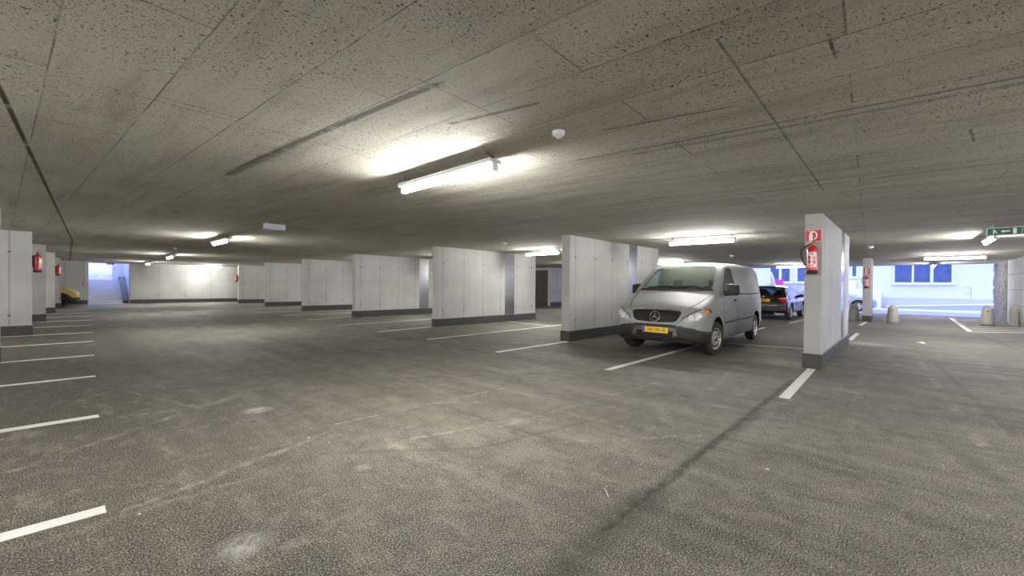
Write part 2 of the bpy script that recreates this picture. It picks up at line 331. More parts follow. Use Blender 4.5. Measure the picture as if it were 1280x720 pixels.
# ------------------------------------------------------------------ mesh helpers
class MB:
    def __init__(s): s.bm = bmesh.new(); s.mats = []
    def mi(s, mat):
        if mat not in s.mats: s.mats.append(mat)
        return s.mats.index(mat)
    def face(s, vs, mat, smooth=False):
        try: f = s.bm.faces.new(vs)
        except ValueError: return
        f.material_index = s.mi(mat); f.smooth = smooth; return f
    def box(s, x0, x1, y0, y1, z0, z1, mat, bev=0.):
        v = [s.bm.verts.new((x, y, z)) for x in (x0, x1) for y in (y0, y1) for z in (z0, z1)]
        fs = [s.face([v[i] for i in q], mat) for q in ((0, 1, 3, 2), (4, 6, 7, 5), (0, 4, 5, 1), (2, 3, 7, 6), (0, 2, 6, 4), (1, 5, 7, 3))]
        if bev:
            es = {e for f in fs for e in f.edges}
            bmesh.ops.bevel(s.bm, geom=list(es), offset=bev, segments=2, affect='EDGES', profile=.6)
        return s
    def lathe(s, prof, mat, c=(0, 0, 0), axis='Z', n=24, caps=True, smooth=True):
        rings = []
        for r, z in prof:
            ring = []
            for i in range(n):
                a = 2*PI*i/n; p = (r*math.cos(a), r*math.sin(a), z)
                if axis == 'Y': p = (p[0], p[2], -p[1])
                if axis == 'X': p = (p[2], p[0], p[1])
                ring.append(s.bm.verts.new((c[0]+p[0], c[1]+p[1], c[2]+p[2])))
            rings.append(ring)
        for a, b in zip(rings, rings[1:]):
            for i in range(n): s.face([a[i], a[(i+1) % n], b[(i+1) % n], b[i]], mat, smooth)
        if caps:
            s.face(rings[0][::-1], mat); s.face(rings[-1], mat)
        return s
    def tube(s, pts, r, mat, n=8):
        pts = [Vector(p) for p in pts]; rings = []
        for i, p in enumerate(pts):
            t = (pts[min(i+1, len(pts)-1)]-pts[max(i-1, 0)]).normalized()
            u = t.orthogonal().normalized() if i == 0 else (u-t*u.dot(t)).normalized()
            w = t.cross(u); rr = r[i] if isinstance(r, (list, tuple)) else r
            rings.append([s.bm.verts.new(p+rr*(math.cos(2*PI*k/n)*u+math.sin(2*PI*k/n)*w)) for k in range(n)])
        for a, b in zip(rings, rings[1:]):
            for i in range(n): s.face([a[i], a[(i+1) % n], b[(i+1) % n], b[i]], mat, True)
        s.face(rings[0][::-1], mat); s.face(rings[-1], mat); return s
    def prism(s, poly, axis, a0, a1, mat):
        """extrude a 2D polygon: axis X -> (y,z); Y -> (x,z); Z -> (x,y)"""
        def P(q, a): return {'X': (a, q[0], q[1]), 'Y': (q[0], a, q[1]), 'Z': (q[0], q[1], a)}[axis]
        A = [s.bm.verts.new(P(q, a0)) for q in poly]; B = [s.bm.verts.new(P(q, a1)) for q in poly]
        s.face(A[::-1], mat); s.face(B, mat)
        for i in range(len(poly)): s.face([A[i], A[(i+1) % len(poly)], B[(i+1) % len(poly)], B[i]], mat)
        return s
    def build(s, name, parent=None, smooth=None):
        bmesh.ops.recalc_face_normals(s.bm, faces=s.bm.faces[:])
        me = bpy.data.meshes.new(name); s.bm.to_mesh(me); s.bm.free()
        for m in s.mats: me.materials.append(M[m])
        if smooth is not None:
            for p in me.polygons: p.use_smooth = True
            me.set_sharp_from_angle(angle=R(smooth))
        o = bpy.data.objects.new(name, me); COL.objects.link(o)
        if parent: o.parent = parent
        return o

def tag(o, label, cat, group=None, kind=None):
    o['label'] = label; o['category'] = cat
    if group: o['group'] = group
    if kind: o['kind'] = kind
    return o
def thing(name, label, cat, loc=(0, 0, 0), rz=0., group=None):
    o = bpy.data.objects.new(name, None); COL.objects.link(o); o.empty_display_size = .1
    o.location = loc; o.rotation_euler = (0, 0, rz)
    return tag(o, label, cat, group)
def dup(root, loc, rz, label, group=None):
    r = root.copy(); COL.objects.link(r); r.location = loc; r.rotation_euler = (0, 0, rz); r['label'] = label
    if group: r['group'] = group
    def rec(src, dst):
        for ch in list(src.children):
            c = ch.copy(); COL.objects.link(c); c.parent = dst; rec(ch, c)
    rec(root, r)
    return r
def text(name, s, size, mat, parent, loc, rot, depth=.002, align='CENTER'):
    cu = bpy.data.curves.new(name, 'FONT'); cu.body = s; cu.size = size; cu.align_x = align; cu.align_y = 'CENTER'; cu.extrude = depth
    cu.resolution_u = 3
    t = bpy.data.objects.new(name+'_tmp', cu); COL.objects.link(t)
    dg = bpy.context.evaluated_depsgraph_get(); dg.update()
    me = bpy.data.meshes.new_from_object(t.evaluated_get(dg)); me.name = name
    bpy.data.objects.remove(t); bpy.data.curves.remove(cu)
    me.materials.clear(); me.materials.append(M[mat])
    o = bpy.data.objects.new(name, me); COL.objects.link(o); o.parent = parent; o.location = loc; o.rotation_euler = rot
    return o
def struct(o, label, cat): return tag(o, label, cat, kind='structure')

# ------------------------------------------------------------------ building shell
mb = MB(); mb.box(-6.5, 31.2, -8.5, 37.0, -.25, 0., 'floor'); struct(mb.build('floor'), 'dusty scuffed dark asphalt floor of the garage', 'floor')
mb = MB(); mb.box(-6.5, 30.6, -8.5, 37.0, H, H+.35, 'ceiling'); struct(mb.build('ceiling'), 'pitted board-marked raw concrete ceiling slab', 'ceiling')
mb = MB(); mb.box(-6.7, -6.5, -8.5, 37.2, 0, H, 'wall_side'); struct(mb.build('wall_left'), 'concrete wall at the back of the left bays', 'wall')
mb = MB(); mb.box(-6.5, 11, -8.7, -8.5, 0, H, 'wall'); mb.box(20, 21, -8.7, -8.5, 0, H, 'wall'); mb.box(11, 20, -8.7, -8.5, H-.2, H, 'wall'); struct(mb.build('wall_back'), 'concrete wall behind the viewpoint with an added side opening', 'wall')  # gap in the wall added out of view to let blue daylight in
# far wall with the stair opening
FY = 36.8
mb = MB(); mb.box(-6.5, 1.3, FY, FY+.25, 0, H, 'wall_y'); mb.box(3.17, 22.0, FY, FY+.25, 0, H, 'wall_y'); mb.box(1.3, 3.17, FY, FY+.25, H-.07, H, 'wall_y')
struct(mb.build('wall_far'), 'long pale concrete far wall with an opening to the stairs', 'wall')
mb = MB(); mb.box(-6.5, 1.27, FY-.025, FY+.02, 0, .25, 'base'); mb.box(3.2, 22.0, FY-.025, FY+.02, 0, .25, 'base')
struct(mb.build('baseboard_far'), 'black waterproofing strip along the foot of the far wall', 'baseboard')
# right side: coursed wall by the exit, rough stone beyond
RY = -3.12
mb = MB(); mb.box(20.5, 27.6, RY-.25, RY, 0, H, 'course'); mb.box(20.5, 20.75, -8.5, RY-.25, 0, H, 'course')
struct(mb.build('wall_right'), 'coursed concrete wall at the right of the exit lane', 'wall')
mb = MB()
bm = mb.bm; nx, nz = 26, 26; rows = []
for i in range(nx+1):
    rows.append([bm.verts.new((27.6+3.6*i/nx, RY+(.0 if i == 0 else .01+random.uniform(0, .07)), H*j/nz)) for j in range(nz+1)])
for i in range(nx):
    for j in range(nz): mb.face([rows[i][j], rows[i+1][j], rows[i+1][j+1], rows[i][j+1]], 'stone')
mb.box(27.6, 31.2, RY-.4, RY+.01, 0, H, 'stone')
struct(mb.build('wall_exit'), 'rough grey stone wall beside the exit opening', 'wall')
# service end: dark door wall and wall lit by the open side
DY = 17.9
mb = MB(); mb.box(22.9, 23.1, DY+.1, 19.6, H-.16, H, 'wall_side'); mb.box(22.9, 23.1, 19.6, 37, 0, H, 'wall_side')
mb.box(22.9, 30.6, DY-.1, DY+.1, 0, H, 'wall')
struct(mb.build('wall_service'), 'concrete wall closing the far corner behind the parking rows', 'wall')
mb = MB(); mb.box(22.93, 30.6, DY-.125, DY-.1, 0, .26, 'base'); mb.box(22.875, 22.9, 19.6, 37, 0, .26, 'base')
struct(mb.build('baseboard_service'), 'black strip at the foot of the far corner wall', 'baseboard')
d = thing('door_1', 'dark sliding door in the far corner behind the parking rows', 'door', (23.02, 18.75, 0)); d['kind'] = 'structure'
mb = MB(); mb.box(-.04, .04, -.83, .84, 0, H-.17, 'door', .01); mb.build('door_leaf', d)
mb = MB(); mb.box(-.07, -.04, -.83, .84, 2.12, 2.2, 'darkmetal'); mb.build('door_rail', d)
mb = MB(); mb.box(-.07, -.04, .5, .54, .95, 1.15, 'darkmetal', .008); mb.build('door_handle', d)

# ------------------------------------------------------------------ partition walls
def partition(name, y, x0, x1, label, group, t=.24, strip=None, seams='wall', height=H, yellow=False):
    r = thing(name, label, 'wall', (x0, y, 0), 0, group)
    L = x1-x0
    mb = MB()
    if strip:
        s0, s1 = strip[0]-x0, strip[1]-x0
        mb.box(0, s0, 0, t, 0, height, seams); mb.box(s1, L, 0, t, 0, height, seams)
        mb.box(s0, s1, .06, t-.06, 0, height, seams)
    else: mb.box(0, L, 0, t, 0, height, seams, .012)
    mb.build('concrete_panel', r)
    mb = MB(); e = .018
    mb.box(-e, L+e, -e, t+e, 0, .25, 'base', .006); mb.box(-e-.004, L+e+.004, -e-.004, t+e+.004, .25, .262, 'basecap')
    mb.build('base_coat', r)
    if strip:
        mb = MB(); mb.box(s0, s1, .004, .05, .265, height-.02, 'galv'); mb.box(s0, s1, t-.05, t-.004, .265, height-.02, 'galv')
        o = mb.build('metal_casing', r); o['label'] = 'shiny galvanised sheet casing'
    if yellow:
        mb = MB(); mb.box(-.012, 0, 0, .05, 0, 1.5, 'wallyellow'); o = mb.build('edge_guard', r); o['label'] = 'yellow edge strip'
    return r
RW = [1.05, 6.08, 11.2, 16.8, 22.35, 28.05, 33.6]
rl = ['concrete partition wall with a red fire sign on its end, right of the silver van',
      'concrete partition wall standing just left of the silver van',
      'concrete partition wall with shiny strip, second one left of the van',
      'concrete partition wall with shiny strip, third one left of the van',
      'concrete partition wall, fourth one left of the van, dark base',
      'concrete partition wall with a yellow strip on its edge',
      'farthest concrete partition wall of the right row, with a small red extinguisher']
X0 = [8.72, 8.6, 8.43, 8.45, 8.5, 8.5, 8.5]; X1 = [13.2, 13.65, 13.42, 13.5, 13.5, 13.5, 13.5]
for i, y in enumerate(RW):
    partition('partition_wall', y, X0[i], X1[i], rl[i], 'partition walls right of the aisle', strip=(11.62, 12.15), yellow=(i == 5))
LWy = [11.05, 16.2, 21.5, 26.9, 32.2]; LWx = [-.66, -.44, -.27, -.07, .13]
ll = ['concrete wall pier cut off by the left edge of the photo', 'large pale concrete pier carrying the nearest left extinguisher',
      'grey concrete pier behind the nearest left extinguisher', 'narrow pale concrete pier, third whole one from the left', 'farthest concrete pier of the left row, next to the yellow car']
for i in range(5):
    partition('wall_pier', LWy[i], -6.45, LWx[i], ll[i], 'wall piers left of the aisle', t=.25, seams='wall')
q = partition('exit_pillar', 1.1, 22.8, 24.2, 'slim concrete pillar at the left side of the exit opening', None, t=.26)
q['category'] = 'pillar'

# ------------------------------------------------------------------ painted lines
def line(x0, y0, x1, y1, w, label, group, z=.004):
    a = Vector((x1-x0, y1-y0, 0)); n = Vector((-a.y, a.x, 0)).normalized()*w/2
    p = [Vector((x0, y0, 0))+n, Vector((x1, y1, 0))+n, Vector((x1, y1, 0))-n, Vector((x0, y0, 0))-n]
    mb = MB(); mb.prism([(v.x-x0, v.y-y0) for v in p], 'Z', 0, .003, 'line')
    o = mb.build('parking_line'); o.location = (x0, y0, .0005)
    return tag(o, label, 'road marking', group)
GL = 'white bay lines left of the aisle'; GR = 'white bay lines right of the aisle'
LY = [(3.5, .2), (6.0, .29), (8.58, .38), (11.06, .47), (13.66, .56), (16.12, .66), (18.85, .75), (21.35, .83), (24., .9), (26.5, .99), (29.1, 1.03)]
ln = ['white bay line nearest the camera at the lower left', 'second white bay line up from the lower left corner', 'third white bay line up from the lower left corner',
      'white bay line ending at the leftmost pier', 'white bay line between the leftmost pier and the large pale pier', 'white bay line at the foot of the large pale left pier',
      'white bay line in the bay behind the large pale left pier', 'white bay line at the foot of the second left pier', 'white bay line behind the second left pier', 'white bay line at the foot of the narrow third left pier', 'faint farthest white bay line in front of the yellow car']
for (y, xe), lb in zip(LY, ln): line(-5.6, y, xe, y, .115 if y < 4 else .12, lb, GL)
line(6.12, 1.1, 8.69, 1.17, .115, 'short white line running up to the wall with the fire sign', GR)
line(6.12, 3.57, 16.6, 3.57, .11, 'white bay line running under the silver van', GR)
line(6.12, 6.12, 8.57, 6.1, .11, 'short white line meeting the wall left of the van', GR)
line(6.3, 8.75, 16.6, 8.95, .1, 'long white line between the second and first walls left of the van', GR)
line(6.28, 11.12, 8.4, 11.35, .1, 'short white line ending at the second wall left of the van', GR)
line(6.33, 13.75, 16.6, 14.1, .1, 'long white line in the bay before the third wall left of the van', GR)
line(6.4, 16.5, 8.43, 16.95, .1, 'short white line ending at the third wall left of the van', GR)
line(6.5, 19.4, 11.6, 19.6, .1, 'white line in the bay before the fourth wall left of the van', GR)
line(6.5, 22.4, 8.46, 22.5, .1, 'short white line ending at the fourth wall left of the van', GR)
line(6.5, 25.2, 11.6, 25.2, .1, 'white line in the bay before the wall with the yellow edge', GR)
line(11.5, 1.35, 11.15, 3.45, .09, 'white cross line behind the van ending at the wall with the fire sign', GR)
line(11.5, 8.97, 11.62, 11.1, .09, 'white cross line meeting the second wall left of the van', GR)
line(14.3, 1.1, 16.7, 1.1, .1, 'short white line beyond the wall with the fire sign', GR)
line(19.4, 3.35, 24.6, 3.22, .1, 'white line beside the dark suv', GR)
line(20.3, 1.27, 22.7, 1.22, .11, 'short white line in front of the exit pillar', GR)
# hatched field by the exit
h = MB()
def bar(x0, y0, x1, y1, w):
    a = Vector((x1-x0, y1-y0)); n = Vector((-a.y, a.x)).normalized()*w/2
    h.prism([(x0+n.x, y0+n.y), (x1+n.x, y1+n.y), (x1-n.x, y1-n.y), (x0-n.x, y0-n.y)], 'Z', .0005, .0045, 'line')
bar(29.0, -1.52, 20.1, -1.5, .13); bar(20.1, -1.46, 21.3, -3.08, .13)
for x in (28.6, 27.5, 26.4, 25.4, 24.4, 23.4, 22.4, 21.5): bar(x-.35, -1.55, x+.25, -3.06, .13)
tag(h.build('hatched_marking'), 'white striped no-parking field beside the exit wall', 'road marking')

# ------------------------------------------------------------------ luminaires
def make_lamp(L, label):
    r = thing('ceiling_lamp', label, 'lamp', (0, 0, H), 0, 'fluorescent ceiling lamps')
    mb = MB(); mb.box(-L/2, L/2, -.075, .075, -.115, -.075, 'fixture', .006); mb.build('housing', r)
    mb = MB(); mb.lathe([(.012, -L/2+.03), (.03, -L/2+.035), (.03, L/2-.035), (.012, L/2-.03)], 'tube', (0, 0, -.15), 'X', 12); mb.build('tube', r)
    for s in (-1, 1):
        mb = MB(); mb.box(s*(L/2-.012)-.012, s*(L/2-.012)+.012, -.034, .034, -.185, -.11, 'white', .004); mb.build('end_cap', r)
        mb = MB(); mb.tube([(s*(L/2-.1), -.03, 0), (s*(L/2-.02), 0, -.072)], .006, 'darkmetal', 6); mb.tube([(s*(L/2-.1), .03, 0), (s*(L/2-.02), 0, -.072)], .006, 'darkmetal', 6)
        mb.build('bracket', r)
    return r
lamp0 = make_lamp(1.55, 'large bright ceiling lamp left of the smoke detector, nearest the camera')
lamps = [((2.79, 3.6), 90, None), ((3.05, 13.75), 90, 'ceiling lamp in the left aisle beyond the nearest bright lamp'), ((3.42, 23.9), 90, 'small ceiling lamp in the aisle, third towards the far wall'),
         ((3.75, 33.5), 90, 'tiny ceiling lamp in the aisle right of the stairs'), ((7.04, 34.9), 1, 'long ceiling lamp along the top of the far wall'),
         ((11.45, 9.25), 87, 'ceiling lamp just left of the first wall left of the van'), ((10.85, 3.75), 92, 'ceiling lamp above the silver van'),
         ((14.4, -1.36), 0, 'ceiling lamp next to the green exit sign'), ((21.7, -1.2), 90, 'long ceiling lamp before the exit opening'),
         ((28.6, -.92), 0, 'tiny ceiling lamp at the outer edge of the exit opening'), ((26.2, 4.35), 90, 'ceiling lamp near the open side above the dark suv'),
         ((19.6, 8.3), 90, 'ceiling lamp in the rear aisle behind the van roof'),
         ((11.45, 14.0), 90, 'ceiling lamp hidden between the second and third walls'), ((11.4, 19.6), 90, 'ceiling lamp hidden between the third and fourth walls'),
         ((11.4, 25.2), 90, 'ceiling lamp hidden before the wall with the yellow edge'), ((11.4, 30.8), 90, 'ceiling lamp hidden before the farthest right wall'),
         ((19.6, 13.2), 90, 'ceiling lamp hidden in the rear aisle'), ((19.6, 26), 90, 'ceiling lamp far back in the rear aisle'),
         ((-3.6, 8.4), 90, 'unseen fill lamp added over the left bays'), ((-3.6, 13.7), 90, 'unseen fill lamp added over the left bays behind the first pier'), ((-3.6, 19), 90, 'unseen fill lamp added over the left bays behind the second pier'),  # left bay lamps are out of view, added to lift the light level
         ((-3.6, 24.3), 90, 'unseen fill lamp added over the left bays behind the third pier'), ((-3.6, 29.6), 90, 'unseen fill lamp added over the left bays behind the fourth pier'),  # more added left bay lamps, out of view
         ((2.6, -5.6), 90, 'unseen fill lamp added behind the viewpoint'), ((9, -4.5), 0, 'unseen fill lamp added right of the viewpoint'), ((-3.6, 0), 90, 'unseen fill lamp added left of the viewpoint'), ((-2.3, 3.6), 90, 'unseen fill lamp added at the left edge of the aisle beside the viewpoint'), ((.2, -2.8), 90, 'unseen fill lamp added just behind the viewpoint'), ((5.4, -2.9), 0, 'unseen fill lamp added over the exit lane beside the viewpoint'), ((17.6, -5.2), 0, 'unseen fill lamp added over the side area right of the exit lane')]  # lamps around the camera are unseen, added to brighten floor and ceiling
for i, ((x, y), a, lb) in enumerate(lamps):
    if i == 0: lamp0.location = (x, y, H); lamp0.rotation_euler = (0, 0, R(a))
    else: dup(lamp0, (x, y, H), R(a), lb)
    
# smoke detectors
def detector(x, y, s, label, first=[None]):
    if first[0] is None:
        r = thing('smoke_detector', label, 'smoke detector', (x, y, H), 0, 'smoke detectors on the ceiling'); first[0] = r
        mb = MB(); mb.lathe([(.05, 0), (.052, -.012), (.05, -.014)], 'white', n=24); mb.build('mounting_base', r)
        mb = MB(); mb.lathe([(.05, -.013), (.049, -.03), (.03, -.042), (.022, -.046), (.014, -.058), (.004, -.06)], 'white', n=24); mb.build('sensor_head', r)
    else: r = dup(first[0], (x, y, H), 0, label)
    r.scale = (s, s, s); return r
detector(2.78, 2.09, 1., 'white smoke detector on the ceiling right of the nearest lamp')
for x, y, s, lb in [(-3.2, 13.4, 1.2, 'smoke detector above the large pale left pier'), (-2.8, 18.3, 1.2, 'smoke detector above the bay behind the large pale pier'), (-2.6, 23.6, 1.2, 'tiny smoke detector before the third left pier'),
                 (2.9, 19.3, 1.2, 'smoke detector in the aisle near the far small lamps'), (10.4, 13.6, 1.2, 'smoke detector in front of the second wall left of the van'), (8.9, 8.6, 1.2, 'smoke detector above the bay left of the van'),
                 (11.2, 19.4, 1.2, 'smoke detector above the bay before the fourth wall'), (11.2, 25.0, 1.3, 'smoke detector above the bay before the yellow-edged wall'),
                 (17.8, 5.0, 1.5, 'smoke detector in the rear aisle above the suv'), (18.6, -.4, 1.5, 'smoke detector before the long lamp at the exit'), (16.4, .8, 1.3, 'smoke detector above the exit lane beside the pillar')]:
    detector(x, y, s, lb)

# exit signs
r = thing('exit_sign', 'green emergency exit sign hanging at the right below the ceiling', 'sign', (12.38, -1.4, H))
mb = MB(); mb.box(-.02, .02, -.285, .285, -.21, -.055, 'white', .005); mb.build('sign_housing', r)
mb = MB(); mb.box(-.024, -.0195, -.27, .27, -.2, -.068, 'green'); mb.build('sign_face', r)
mb = MB()
def sp(poly): mb.prism(poly, 'X', -.0265, -.0235, 'signwhite')
zc = -.134
sp([(-.02, zc-.012), (.06, zc-.012), (.06, zc-.03), (.1, zc), (.06, zc+.03), (.06, zc+.012), (-.02, zc+.012)])         # arrow pointing left
sp([(-.17, zc-.05), (-.165, zc-.05), (-.165, zc+.05), (-.17, zc+.05)])
sp([(-.10, zc-.05), (-.055, zc-.05), (-.055, zc+.05), (-.10, zc+.05)])                                                 # doorway
sp([(.17, zc+.03), (.19, zc+.04), (.205, zc+.025), (.19, zc+.0), (.205, zc-.045), (.19, zc-.045), (.175, zc-.01), (.15, zc-.04), (.145, zc-.03), (.162, zc+.005)])
mb.build('pictogram', r)
for s in (-1, 1):
    mb = MB(); mb.tube([(0, s*.2, 0), (0, s*.2, -.06)], .006, 'white', 8); mb.build('hanger', r)
r = thing('hanging_sign_box', 'pale blank sign box hanging from the ceiling over the left aisle', 'sign', (3.0, 9.4, H), R(-4))
mb = MB(); mb.box(-.2, .2, -.03, .03, -.17, -.05, 'paleblue', .008); mb.build('sign_housing', r)
for s in (-1, 1):
    mb = MB(); mb.tube([(s*.14, 0, 0), (s*.14, 0, -.055)], .006, 'white', 8); mb.build('hanger', r)
r = thing('stair_exit_sign', 'small dark green exit sign over the stair opening', 'sign', (2.28, FY-.04, H))
mb = MB(); mb.box(-.17, .17, -.02, .02, -.15, -.02, 'green', .005); mb.build('sign_face', r)
mb = MB(); mb.box(-.1, -.04, -.024, -.019, -.11, -.05, 'signwhite'); mb.box(.02, .1, -.024, -.019, -.09, -.07, 'signwhite'); mb.build('pictogram', r)

# ------------------------------------------------------------------ fire extinguishers and signs
ex = thing('fire_extinguisher', 'red extinguisher with white label and black hose on the wall right of the van', 'fire extinguisher', (8.72, 1.17, 1.64), 0, 'fire extinguishers')
cx = -.095
mb = MB(); mb.lathe([(.04, 0.0), (.073, .008), (.074, .03), (.074, .36), (.066, .395), (.045, .42), (.022, .432), (.022, .445)], 'red', (cx, 0, 0), n=28); mb.build('cylinder', ex)
mb = MB(); an = np.linspace(PI-.95, PI+.95, 15); lo = [mb.bm.verts.new((cx+.0757*math.cos(t), .0757*math.sin(t), .075)) for t in an]; hi = [mb.bm.verts.new((cx+.0757*math.cos(t), .0757*math.sin(t), .325)) for t in an]
for k in range(14): mb.face([lo[k], lo[k+1], hi[k+1], hi[k]], 'label', True)
mb; lab = mb.build('paper_label', ex); lab['label'] = 'white instruction label'
mb = MB()
for z0, z1, w0, w1 in ((.285, .297, -.04, .035), (.20, .262, .016, .05), (.20, .262, -.05, -.018), (.13, .19, .012, .05), (.13, .18, -.052, -.022), (.09, .115, -.03, .04)):
    mb.prism([(cx-math.sqrt(.077**2-y*y), y) for y in np.linspace(w0, w1, 6)]+[(cx-math.sqrt(.073**2-y*y), y) for y in np.linspace(w1, w0, 6)], 'Z', z0, z1, 'red')
mb.build('label_print', lab)
mb = MB(); mb.lathe([(.066, -.035), (.078, -.03), (.078, .012), (.07, .02)], 'rubber', (cx, 0, 0), n=28); mb.build('foot_ring', ex)
mb = MB(); mb.lathe([(.02, .44), (.02, .468), (.012, .475)], 'brass', (cx, 0, 0), n=16); mb.build('valve', ex)
mb = MB(); mb.box(cx-.008, cx+.008, -.1, .015, .474, .482, 'darkmetal', .002); mb.prism([(.02, .478), (-.12, .535), (-.12, .545), (.02, .492)], 'X', cx-.008, cx+.008, 'red'); mb.build('handle', ex)
mb = MB(); pts = []
for t in np.linspace(0, 1, 15):
    a = t*PI; pts.append((cx-.0, .02+.115*math.sin(a*.95)*(1-.15*t)+.06*t, .465-.36*t+.05*math.sin(a)))
mb.tube(pts, .011, 'rubber', 8); mb.build('hose', ex)
mb = MB(); mb.box(-.03, 0, -.03, .03, .1, .4, 'darkmetal', .004); mb.build('wall_bracket', ex)
def ex_at(x, y, z, rz, lb): dup(ex, (x, y, z), rz, lb)
ex_at(LWx[1], LWy[1]+.12, 1.63, PI, 'red extinguisher on the end of the large pale left pier')
ex_at(LWx[3], LWy[3]+.12, 1.66, PI, 'smaller red extinguisher on the farther left pier near the yellow car')
ex_at(X0[6], RW[6]+.12, 1.5, 0, 'tiny red extinguisher on the farthest wall of the right row')
ex_at(22.8, 1.23, 1.42, 0, 'red extinguisher on the slim exit pillar')

sg = thing('fire_sign', 'red and white extinguisher sign on the wall right of the van', 'sign', (8.72, 1.17, 2.25), 0, 'extinguisher signs')
mb = MB(); mb.box(-.006, 0, -.115, .115, -.105, .105, 'signwhite', .002); mb.build('sign_plate', sg)
mb = MB(); mb.box(-.009, -.005, -.108, .108, -.098, .098, 'redsign'); mb.build('sign_field', sg)
mb = MB()
mb.box(-.012, -.008, .01, .06, -.085, .03, 'signwhite'); mb.box(-.012, -.008, .022, .048, .03, .055, 'signwhite')
arc = [(-.0+.062*math.cos(a)-.01, .005+.075*math.sin(a)) for a in np.linspace(PI*.62, -PI*.42, 14)]
arc2 = [(-.0+.044*math.cos(a)-.01, .005+.057*math.sin(a)) for a in np.linspace(-PI*.42, PI*.62, 14)]
mb.prism([(-p[0]-.005, p[1]) for p in arc+arc2], 'X', -.012, -.008, 'signwhite')
mb.prism([(.0, .06), (.065, .085), (.07, .075), (.005, .045)], 'X', -.012, -.008, 'signwhite')
mb.build('pictogram', sg)
dup(sg, (22.8, 1.23, 2.1), 0, 'red extinguisher sign on the slim exit pillar').scale = (1, .9, 1.2)
dup(sg, (X0[6], RW[6]+.12, 2.2), 0, 'tiny extinguisher sign on the farthest wall of the right row')

cp = thing('alarm_button', 'round red alarm button on the wall left of the stairs', 'alarm button', (1.14, FY+.004, 1.22), 0, 'round red alarm buttons')
mb = MB(); mb.lathe([(.085, -.0), (.085, -.05), (.075, -.06)], 'red', axis='Y', n=24, c=(0, 0, 0)); 
for v in mb.bm.verts: v.co.y = -abs(v.co.y)
mb.build('housing', cp)
mb = MB(); mb.lathe([(.048, .055), (.045, .068)], 'signwhite', axis='Y', n=20)
for v in mb.bm.verts: v.co.y = -abs(v.co.y)
mb.build('button_plate', cp)
cpt = MB(); cpt.tube([(0, -.02, .08), (0, -.02, H-1.22)], .018, 'fixture', 8); c_ = cpt.build('conduit', cp); c_['label'] = 'grey conduit running up to the ceiling'
dup(cp, (22.95, DY-.096, 1.2), 0, 'round red alarm button at the corner beside the dark door')

# ------------------------------------------------------------------ bollards, guards, litter
b0 = None
for x, y, hh, lb in [(22.9, .42, .71, 'rounded concrete bollard left in the exit opening'), (24.2, -2.24, .74, 'rounded concrete bollard on the striped field, with a dark spot'), (23.2, 1.66, .72, 'concrete bollard just left of the slim exit pillar')]:
    if b0 is None:
        b0 = thing('bollard', lb, 'bollard', (x, y, 0), 0, 'concrete bollards at the exit')
        prof = [(.19, 0), (.185, .1), (.172, .3), (.158, .5), (.148, .56)]+[(.148*math.cos(a), .56+.155*math.sin(a)) for a in np.linspace(.25, PI/2-.03, 8)]
        mb = MB(); mb.lathe(prof, 'bollard', n=32); mb.build('body', b0)
        mb = MB(); mb.lathe([(.024, .148), (.022, .176)], 'rubber', c=(0, 0, .52), axis='X', n=14)
        for v in mb.bm.verts: v.co.x = -v.co.x
        mb.build('socket', b0)
        b = b0
    else: b = dup(b0, (x, y, 0), 0, lb)
    b.scale = (1, 1, hh/.715); b.location.z = .0048 if y < 0 else 0
for x, y, w, hh, lb in [(25.3, -2.98, .1, .55, 'low concrete guard post against the exit wall, left one'), (24.7, -2.96, .13, .66, 'low concrete guard post against the exit wall, right one')]:
    mb = MB(); mb.box(-.1, .1, -w*.75, w*.75, 0, hh, 'bollard', .02); mb.prism([(-.1, hh), (.1, hh), (.1, hh+.06), (-.02, hh+.03)], 'Y', -w*.6, w*.6, 'bollard')
    o = mb.build('guard_post'); o.location = (x, y, .0048); tag(o, lb, 'post', 'guard posts on the exit wall')
mb = MB(); mb.box(-.09, .09, -.05, .05, 0, .006, 'signwhite'); mb.prism([(-.09, .006), (.0, .03), (.06, .006)], 'Y', -.04, .04, 'signwhite')
o = mb.build('paper_scrap'); o.location = (14.9, -.27, 0); o.rotation_euler = (0, 0, .6); tag(o, 'white paper scrap on the floor of the exit lane', 'litter')
mb = MB(); mb.tube([(0, 0, .004), (.06, .03, .007), (.1, .06, .004)], [.004, .004, .002], 'wood', 6)
o = mb.build('straw'); o.location = (2.43, 1.4, 0); o.rotation_euler = (0, 0, .25); tag(o, 'pale straw lying on the floor beside the dark crack', 'litter')
mb = MB(); mb.lathe([(.012, 0), (.016, .006), (.01, .012)], 'wood', n=10); o = mb.build('pebble'); o.location = (3.62, .75, 0); tag(o, 'small pale pebble on the floor right of the dark crack', 'stone')

# ------------------------------------------------------------------ cars
def pchip(pts, x):
    xs = np.array([p[0] for p in pts], float); ys = np.array([p[1] for p in pts], float)
    if x <= xs[0]: return float(ys[0])
    if x >= xs[-1]: return float(ys[-1])
    hh = np.diff(xs); dl = np.diff(ys)/hh; n = len(xs); d = np.zeros(n)
    for i in range(1, n-1):
        if dl[i-1]*dl[i] > 0:
            w1 = 2*hh[i]+hh[i-1]; w2 = hh[i]+2*hh[i-1]; d[i] = (w1+w2)/(w1/dl[i-1]+w2/dl[i])
    d[0] = dl[0]; d[-1] = dl[-1]
    i = int(np.searchsorted(xs, x)-1); i = max(0, min(n-2, i)); t = (x-xs[i])/hh[i]
    return float(ys[i]*(2*t**3-3*t**2+1)+hh[i]*d[i]*(t**3-2*t**2+t)+ys[i+1]*(-2*t**3+3*t**2)+hh[i]*d[i+1]*(t**3-t**2))

